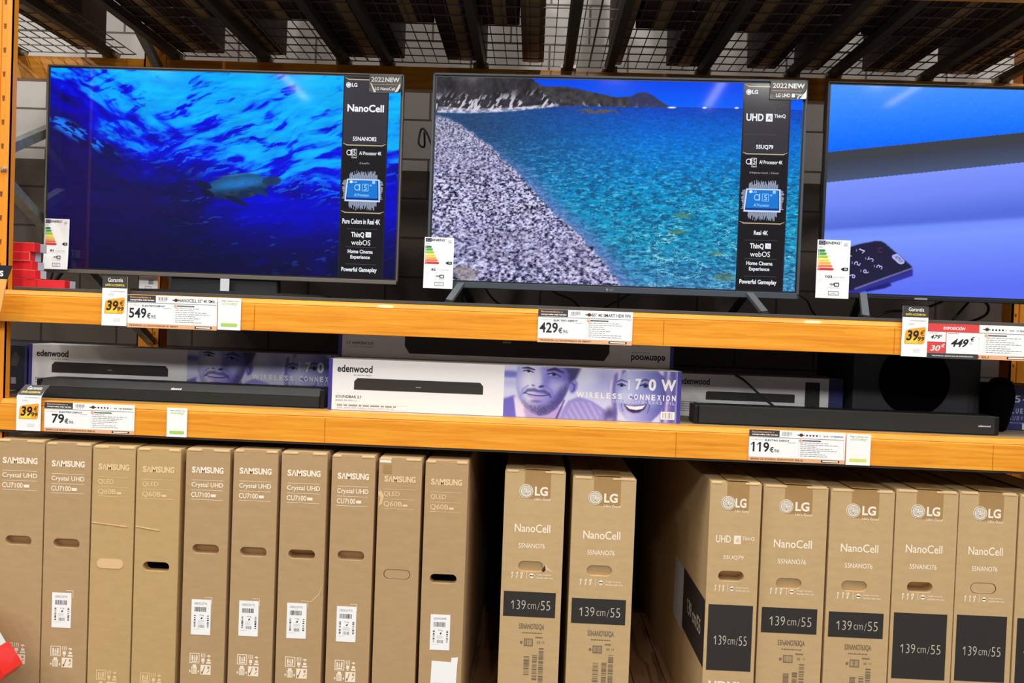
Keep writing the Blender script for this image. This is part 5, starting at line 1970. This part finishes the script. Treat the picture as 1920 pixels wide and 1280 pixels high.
        if side:
            p = Print(x0 - 0.0003, (0, 0, 1, 1), tf=lambda a, b_, c: (b_, a, c))
            # a = depth (y), c = height; the print lies on the left side face
            p.rect(y + 0.004, -1.035, y + 0.335, -0.825, M_pk, 1)
            q = Print(x0 - 0.0003, (0, 0, 1, 1), tf=lambda a, b_, c: (b_, a, c))
            q.rect(y + 0.335, -1.05, y + 0.50, -0.828, M_lgrey, 1)
            part('side_patch', q, t, 'grey panel on the side face')
            s = '139 cm/55'
            V, F, a_, b2_, c_, d_ = glyphs(s, 0.3)
            pts = [p.P(y + 0.265 - 0.21 * (xx - a_) / (b2_ - a_), -0.955 + 0.05 * (yy - c_) / (d_ - c_), 2) for xx, yy in V]
            p.add(pts, F, M_pcm)
            part('side_print', p, t, 'black size panel on the side face')
    return t


YS = -0.022
K = 0.9825
sams = [(-1.6905, -1.532, -0.420, 'CU', ('flap', 0.318), 0, True, 'leftmost tall kraft carton of the row, half hidden by the red and white gadget'),
        (-1.530, -1.381, -0.424, 'CU', ('flap', 0.317), 0, True, 'second kraft carton from the left, white sticker under a dark pressed-in hand hole'),
        (-1.378, -1.2395, -0.428, 'Q60B', ('pale', 0.371, -0.004), 0, False, 'narrow ochre carton whose hand hole flap is pale and unopened'),
        (-1.2365, -1.094, -0.430, 'Q60B', ('open', 0.372, 0.0), 0, False, 'narrow ochre carton with a black open hand hole, right of the pale-flapped one'),
        (-1.079, -0.937, -0.425, 'CU', ('flap', 0.314), 0, True, 'kraft carton with white sticker, first to the right of the two ochre cartons'),
        (-0.927, -0.784, -0.422, 'CU', ('flap', 0.319), 0, True, 'kraft carton with white sticker, second to the right of the two ochre cartons'),
        (-0.775, -0.628, -0.422, 'CU', ('half', 0.320), 0, True, 'kraft carton with white sticker and half-open hand hole, a pale scratch at its right edge'),
        (-0.615, -0.476, -0.425, 'CU', ('flap', 0.314), 0, True, 'kraft carton with white sticker, just left of the torn carton without sticker'),
        (-0.467, -0.329, -0.428, 'Q60B', ('shut', 0.363), 0, False, 'kraft carton with torn left edge and an unopened hand hole, no sticker'),
        (-0.320, -0.183, -0.431, 'Q60B', ('open', 0.368), 0, True, 'kraft carton with two white stickers beside the wide dark gap')]
for i, (x0, x1, zt, mod, hole, ln_, sl, lab) in enumerate(sams):
    x0, x1 = x0 * K + 0.0012, x1 * K - 0.0012
    if i == 0:
        x0 = max(x0, -1.6630)
    q60 = mod == 'Q60B'
    t = tv_carton(lab, x0, x1, zt * K, YS, 'SAMSUNG', mod, hole, 0.0, (sl and i > 0), 10 + i,
                  mcard=M_card_q if i in (2, 3) else M_card, group='narrow kraft television cartons', faded=q60)
    w = x1 - x0
    if i in (2, 3):       # crease across the ochre cartons
        q = MB()
        zc = zt * K - (0.243 if i == 2 else 0.248)
        q.bar((x0 + 0.002, YS - 0.0008, zc + 0.006), (x0 + w * (0.85 if i == 2 else 0.55), YS - 0.0008, zc - 0.004), 0.0016, 0.0022, mat('crease_card', (222, 190, 138), 0.85))
        part('crease', q, t)
    if i == 8:            # torn patch with peeled tape
        p = Print(YS - 0.0004, (x0, zt * K, x1, zt * K + 1))
        p.poly([(0.02, -0.148), (0.10, -0.14), (0.14, -0.114), (0.06, -0.098), (0.0, -0.104), (0.01, -0.112), (0.06, -0.122)], M_edge, 1)
        p.rect(0.10, -0.045, 0.30, -0.018, M_tape, 1)
        p.rect(0.02, -0.012, 0.28, -0.003, M_pw, 1)
        part('torn_patch', p, t, 'torn pale paper layer')
    if i == 6:
        p = Print(YS - 0.0004, (x0, zt * K, x1, zt * K + 1))
        p.poly([(0.66, -0.462), (0.74, -0.458), (0.90, -0.435), (0.985, -0.402), (0.985, -0.405), (0.91, -0.438), (0.75, -0.461)], M_edge, 1)
        part('scratch', p, t)
    if i == 9:            # lower plain sticker
        q = MB()
        pts = [(x0 + w * 0.30, ztop_) for ztop_ in (0,)]
        zq = zt * K - 0.617
        q.prism([(x0 + w * 0.27, zq - 0.16), (x0 + w * 0.86, zq - 0.16), (x0 + w * 0.90, zq - 0.010), (x0 + w * 0.915, zq + 0.014), (x0 + w * 0.76, zq + 0.012), (x0 + w * 0.75, zq - 0.002), (x0 + w * 0.30, zq)], 'y', YS - 0.0009, YS - 0.0003, M_paper)
        s_ = part('paper_sticker', q, t, 'second, larger white sticker near the bottom')
        p = Print(YS - 0.0010, (x0 + w * 0.27, zq - 0.16, x0 + w * 0.9, zq))
        p.lines(0.12, 0.05, 0.55, 0.60, 12, M_lgrey, 1, 77, 0.3, 0.1)
        part('sticker_print', p, s_)

lgs = [(-0.069, 0.120, -0.449, 'nano', ('flap', 0.298, -0.004), False, 'wide kraft carton right of the dark gap, torn corner at its hand hole'),
       (0.144, 0.340, -0.461, 'nano', ('flap', 0.290, -0.006), False, 'wide kraft carton standing second of the separate pair in the middle'),
       (0.566, 0.723, -0.456, 'uhd', ('half', 0.289, -0.004), True, 'kraft carton showing its long left side with black and grey panels'),
       (0.7335, 0.932, -0.462, 'nano', ('flap', 0.302, -0.010), False, 'wide kraft carton with short black band, touching the one that shows its side'),
       (0.940, 1.135, -0.466, 'nano', ('flap', 0.297, -0.014), False, 'wide kraft carton with short black band and barcode block, fourth from the right edge'),
       (1.1395, 1.3285, -0.460, 'nano', ('half', 0.297, -0.010), True, 'wide kraft carton with tall black panel and half-open hand hole'),
       (1.332, 1.509, -0.458, 'nano', ('shut', 0.293, -0.004), True, 'wide kraft carton with tall black panel and unopened hand hole'),
       (1.515, 1.700, -0.460, 'nano', ('flap', 0.290, 0.0), True, 'kraft carton cut off by the right picture edge, only a sliver in view')]
for i, (x0, x1, zt, mod, hole, big, lab) in enumerate(lgs):
    y = 0.006 if mod == 'uhd' else 0.02
    t = tv_carton(lab, x0, x1, zt, y, 'LG', mod, hole, 0.0, False, 60 + i, big=big, mcard=M_card_lg, group='wide kraft television cartons', side=(mod == 'uhd'))
    if i == 0:
        p = Print(y - 0.0004, (x0, zt, x1, zt + 1))
        hx = 0.5 - 0.004 / (x1 - x0)
        p.poly([(hx + 0.21, -0.300), (hx + 0.26, -0.287), (hx + 0.27, -0.298), (hx + 0.40, -0.317), (hx + 0.27, -0.308), (hx + 0.24, -0.314)], M_edge, 1)
        p.poly([(hx + 0.18, -0.308), (hx + 0.235, -0.292), (hx + 0.25, -0.308), (hx + 0.21, -0.314)], M_pk, 2)
        part('torn_patch', p, t, 'torn corner of the hand hole')

# ------------------------------------------------------------------ stack of red packs at the left
packs = [(-1.741, -1.629, 0.0592, 0.089, 0.10, 0.03, 'lowest red pack of the stack beside the left post'),
         (-1.724, -1.631, 0.0894, 0.117, 0.098, 0.0, 'red pack second from the bottom of the stack at the left post'),
         (-1.736, -1.642, 0.1174, 0.146, 0.10, -0.03, 'red pack third from the bottom of the stack at the left post'),
         (-1.746, -1.648, 0.1464, 0.175, 0.095, 0.02, 'worn red pack with creased edges, second from the top of the stack'),
         (-1.729, -1.635, 0.1756, 0.206, 0.10, -0.06, 'topmost red pack of the stack at the left post')]
for i, (x0, x1, z0, z1, y, rz, lab) in enumerate(packs):
    z0 += 0.0098
    z1 += 0.0098
    xc = (x0 + x1) / 2
    t = thing('red_pack', lab, 'box', (xc, y, z0), rz, 'red packs at the left post')
    q = MB()
    q.box(x0, x1, y, y + 0.030, z0, z1, M_rbox, 0.0012, 1)
    part('red_sleeve', q, t)
    q = MB()
    q.box(x0 + 0.001, x1 - 0.001, y + 0.030, y + 0.062, z0 + 0.001, z1 - 0.001, M_gbox, 0.001, 1)
    part('grey_end', q, t)
    q = MB()
    e = 0.0014
    q.box(x0, x1, y - 0.0004, y + 0.001, z1 - e, z1 + 0.0002, M_rboxd)
    if i == 3:
        q.box(x0 - 0.0003, x0 + e, y - 0.0004, y + 0.001, z0, z1, M_rboxd)
        q.box(x1 - e, x1 + 0.0003, y - 0.0004, y + 0.001, z0, z1, M_rboxd)
        q.box(x0, x1, y - 0.0004, y + 0.001, z0, z0 + e, M_rboxd)
    part('worn_edge', q, t)
x0, x1, z0, z1, y = -1.627, -1.533, 0.069, 0.0965, 0.10
t = thing('red_pack', 'single red pack lying right of the red stack on the shelf edge', 'box', ((x0 + x1) / 2, y, z0), 0.0, 'red packs at the left post')
q = MB()
q.box(x0, x1, y, y + 0.030, z0, z1, M_rbox, 0.0012, 1)
part('red_sleeve', q, t)
q = MB()
q.box(x0 + 0.001, x1 - 0.001, y + 0.030, y + 0.062, z0 + 0.001, z1 - 0.001, M_gbox, 0.001, 1)
part('grey_end', q, t)

# hanging sign cropped at the left edge
y = -0.10
t = thing('shelf_sign', 'black and orange slanted shelf sign with a white S, cut by the left edge', 'sign', (-1.65, y, -0.02))
q = MB()
q.prism([(-1.80, 0.132), (-1.572, 0.127), (-1.586, 0.086), (-1.80, 0.086)], 'y', y, y + 0.004, mat('sign_black', (40, 40, 42), 0.4))
part('sign_header', q, t)
q = MB()
q.prism([(-1.80, 0.0858), (-1.5862, 0.0858), (-1.603, -0.012), (-1.80, -0.02)], 'y', y, y + 0.004, mat('sign_orange', (240, 178, 96), 0.4))
part('sign_panel', q, t)
q = MB()
q.box(-1.76, -1.745, y + 0.004, -0.0030, 0.02, 0.035, M_clear)
part('clip', q, t)
p = Print(y - 0.0002, (0, 0, 1, 1))
p.text('S', -1.6085, 0.094, -1.5965, 0.1115, M_paper, 1, 2.4)
part('sign_lettering', p, t)

# red and white gadget at the lower left, lying on a low display plinth outside the picture
t = thing('handheld_tool', 'red and pale plastic gadget at the lower left edge, cropped', 'tool', (-1.70, -0.18, -1.12))
q = MB()
q.prism([(-1.90, -1.120), (-1.575, -1.105), (-1.512, -1.088), (-1.495, -1.065), (-1.515, -1.035), (-1.540, -1.000), (-1.580, -1.026), (-1.90, -1.050)], 'y', -0.20, -0.12, M_redpl)
q.box(-1.90, -1.585, -0.206, -0.19, -1.085, -1.078, M_redpl, 0.002, 1)
part('body', q, t)
q = MB()
q.prism([(-1.90, -1.050), (-1.580, -1.0255), (-1.5405, -0.9995), (-1.600, -0.905), (-1.70, -0.86), (-1.90, -0.86)], 'y', -0.19, -0.13, M_clear)
part('pale_panel', q, t)
q = MB()
q.prism([(-1.70, -1.085), (-1.562, -1.070), (-1.555, -1.060), (-1.582, -1.038), (-1.70, -1.05)], 'y', -0.2035, -0.2, M_blk)
part('grip_pad', q, t)
q = MB()
for i in range(3):
    q.box(-1.575 + 0.002 * i, -1.555 + 0.002 * i, -0.2022, -0.2, -1.030 - 0.010 * i, -1.026 - 0.010 * i, mat('pale_pink_rib', (240, 120, 130), 0.4))
part('grip_ribs', q, t)
q = MB()
q.cyl((-1.518, -0.205, -1.075), (-1.518, -0.2, -1.075), 0.007, M_bolt, 16)
part('screw', q, t)
q = MB()
q.box(-2.12, -1.72, -0.30, -0.03, FLOOR, -1.1202, mat('plinth_black', (40, 40, 42), 0.6), 0.004, 1)
single('display_plinth', 'low black display plinth outside the left edge that carries the red gadget', 'plinth', q, (-1.92, -0.16, FLOOR))

# ------------------------------------------------------------------ cables
def cable(label, pts, r=0.0035):
    q = MB()
    q.tube(pts, r, M_cable, 8, 7)
    single('cable', label, 'cable', q, pts[0], 'black cables behind the televisions')


SH = ZU1 + 0.0140
cable('looped black cable in the gap between ocean and beach televisions', [(-0.40, 0.285, 0.66), (-0.405, 0.33, 0.62), (-0.43, 0.36, 0.64), (-0.42, 0.36, 0.69), (-0.395, 0.36, 0.66), (-0.36, 0.37, 0.55), (-0.34, 0.38, 0.36), (-0.34, 0.40, 0.2), (-0.33, 0.42, SH)])
cable('black cable hanging from the back of the beach television, left of its right foot', [(0.40, 0.275, 0.20), (0.33, 0.285, 0.13), (0.27, 0.32, SH + 0.02), (0.24, 0.40, SH), (0.24, 0.55, SH)])
cable('black cable crossing under the middle of the beach television', [(0.0, 0.28, 0.20), (0.06, 0.29, 0.13), (0.13, 0.31, SH + 0.03), (0.165, 0.36, SH), (0.16, 0.5, SH)])
cable('short black cable under the left part of the beach television', [(-0.21, 0.29, 0.20), (-0.17, 0.29, 0.13), (-0.14, 0.30, SH + 0.02), (-0.10, 0.36, SH), (0.0, 0.5, SH)])
cable('black cable sagging behind the gap right of the beach television', [(0.84, 0.27, 0.16), (0.93, 0.30, 0.135), (0.99, 0.38, 0.09), (1.06, 0.45, SH), (1.25, 0.46, SH)])
cable('black cable knot hanging left under the remote-control television', [(1.45, 0.295, 0.17), (1.36, 0.295, 0.125), (1.28, 0.29, 0.105), (1.22, 0.30, 0.10), (1.15, 0.31, SH), (1.08, 0.33, SH)], 0.0045)
cable('black cable loop under the right end of the remote-control television', [(1.50, 0.30, 0.16), (1.46, 0.30, 0.11), (1.44, 0.31, SH), (1.50, 0.34, SH), (1.56, 0.33, 0.10), (1.55, 0.30, 0.135), (1.50, 0.30, 0.165)], 0.0045)
cable('pale-lit thin cable curving behind the left edge of the ocean television', [(-1.86, 0.9, 0.60), (-1.82, 0.85, 0.53), (-1.77, 0.78, 0.48), (-1.70, 0.70, 0.45), (-1.50, 0.60, 0.43)], 0.003)
cable('black cable bundle running down behind the left edge of the ocean television', [(-1.70, 0.62, 0.45), (-1.72, 0.62, 0.40), (-1.77, 0.62, 0.33), (-1.80, 0.62, 0.25), (-1.86, 0.62, 0.16), (-1.92, 0.62, SH)], 0.008)
cable('thin dark cable low at the left beside the red packs', [(-1.74, 0.55, 0.36), (-1.79, 0.55, 0.30), (-1.83, 0.55, 0.22), (-1.86, 0.55, 0.14), (-1.88, 0.56, SH)], 0.004)
cable('black cable lying over the printed carton behind the right soundbar', [(0.70, 0.285, -0.137), (0.73, 0.275, -0.155), (0.77, 0.24, -0.195), (0.80, 0.22, -0.222), (0.86, 0.20, -0.26), (0.96, 0.20, BASE + 0.005), (1.05, 0.22, BASE + 0.005)], 0.004)
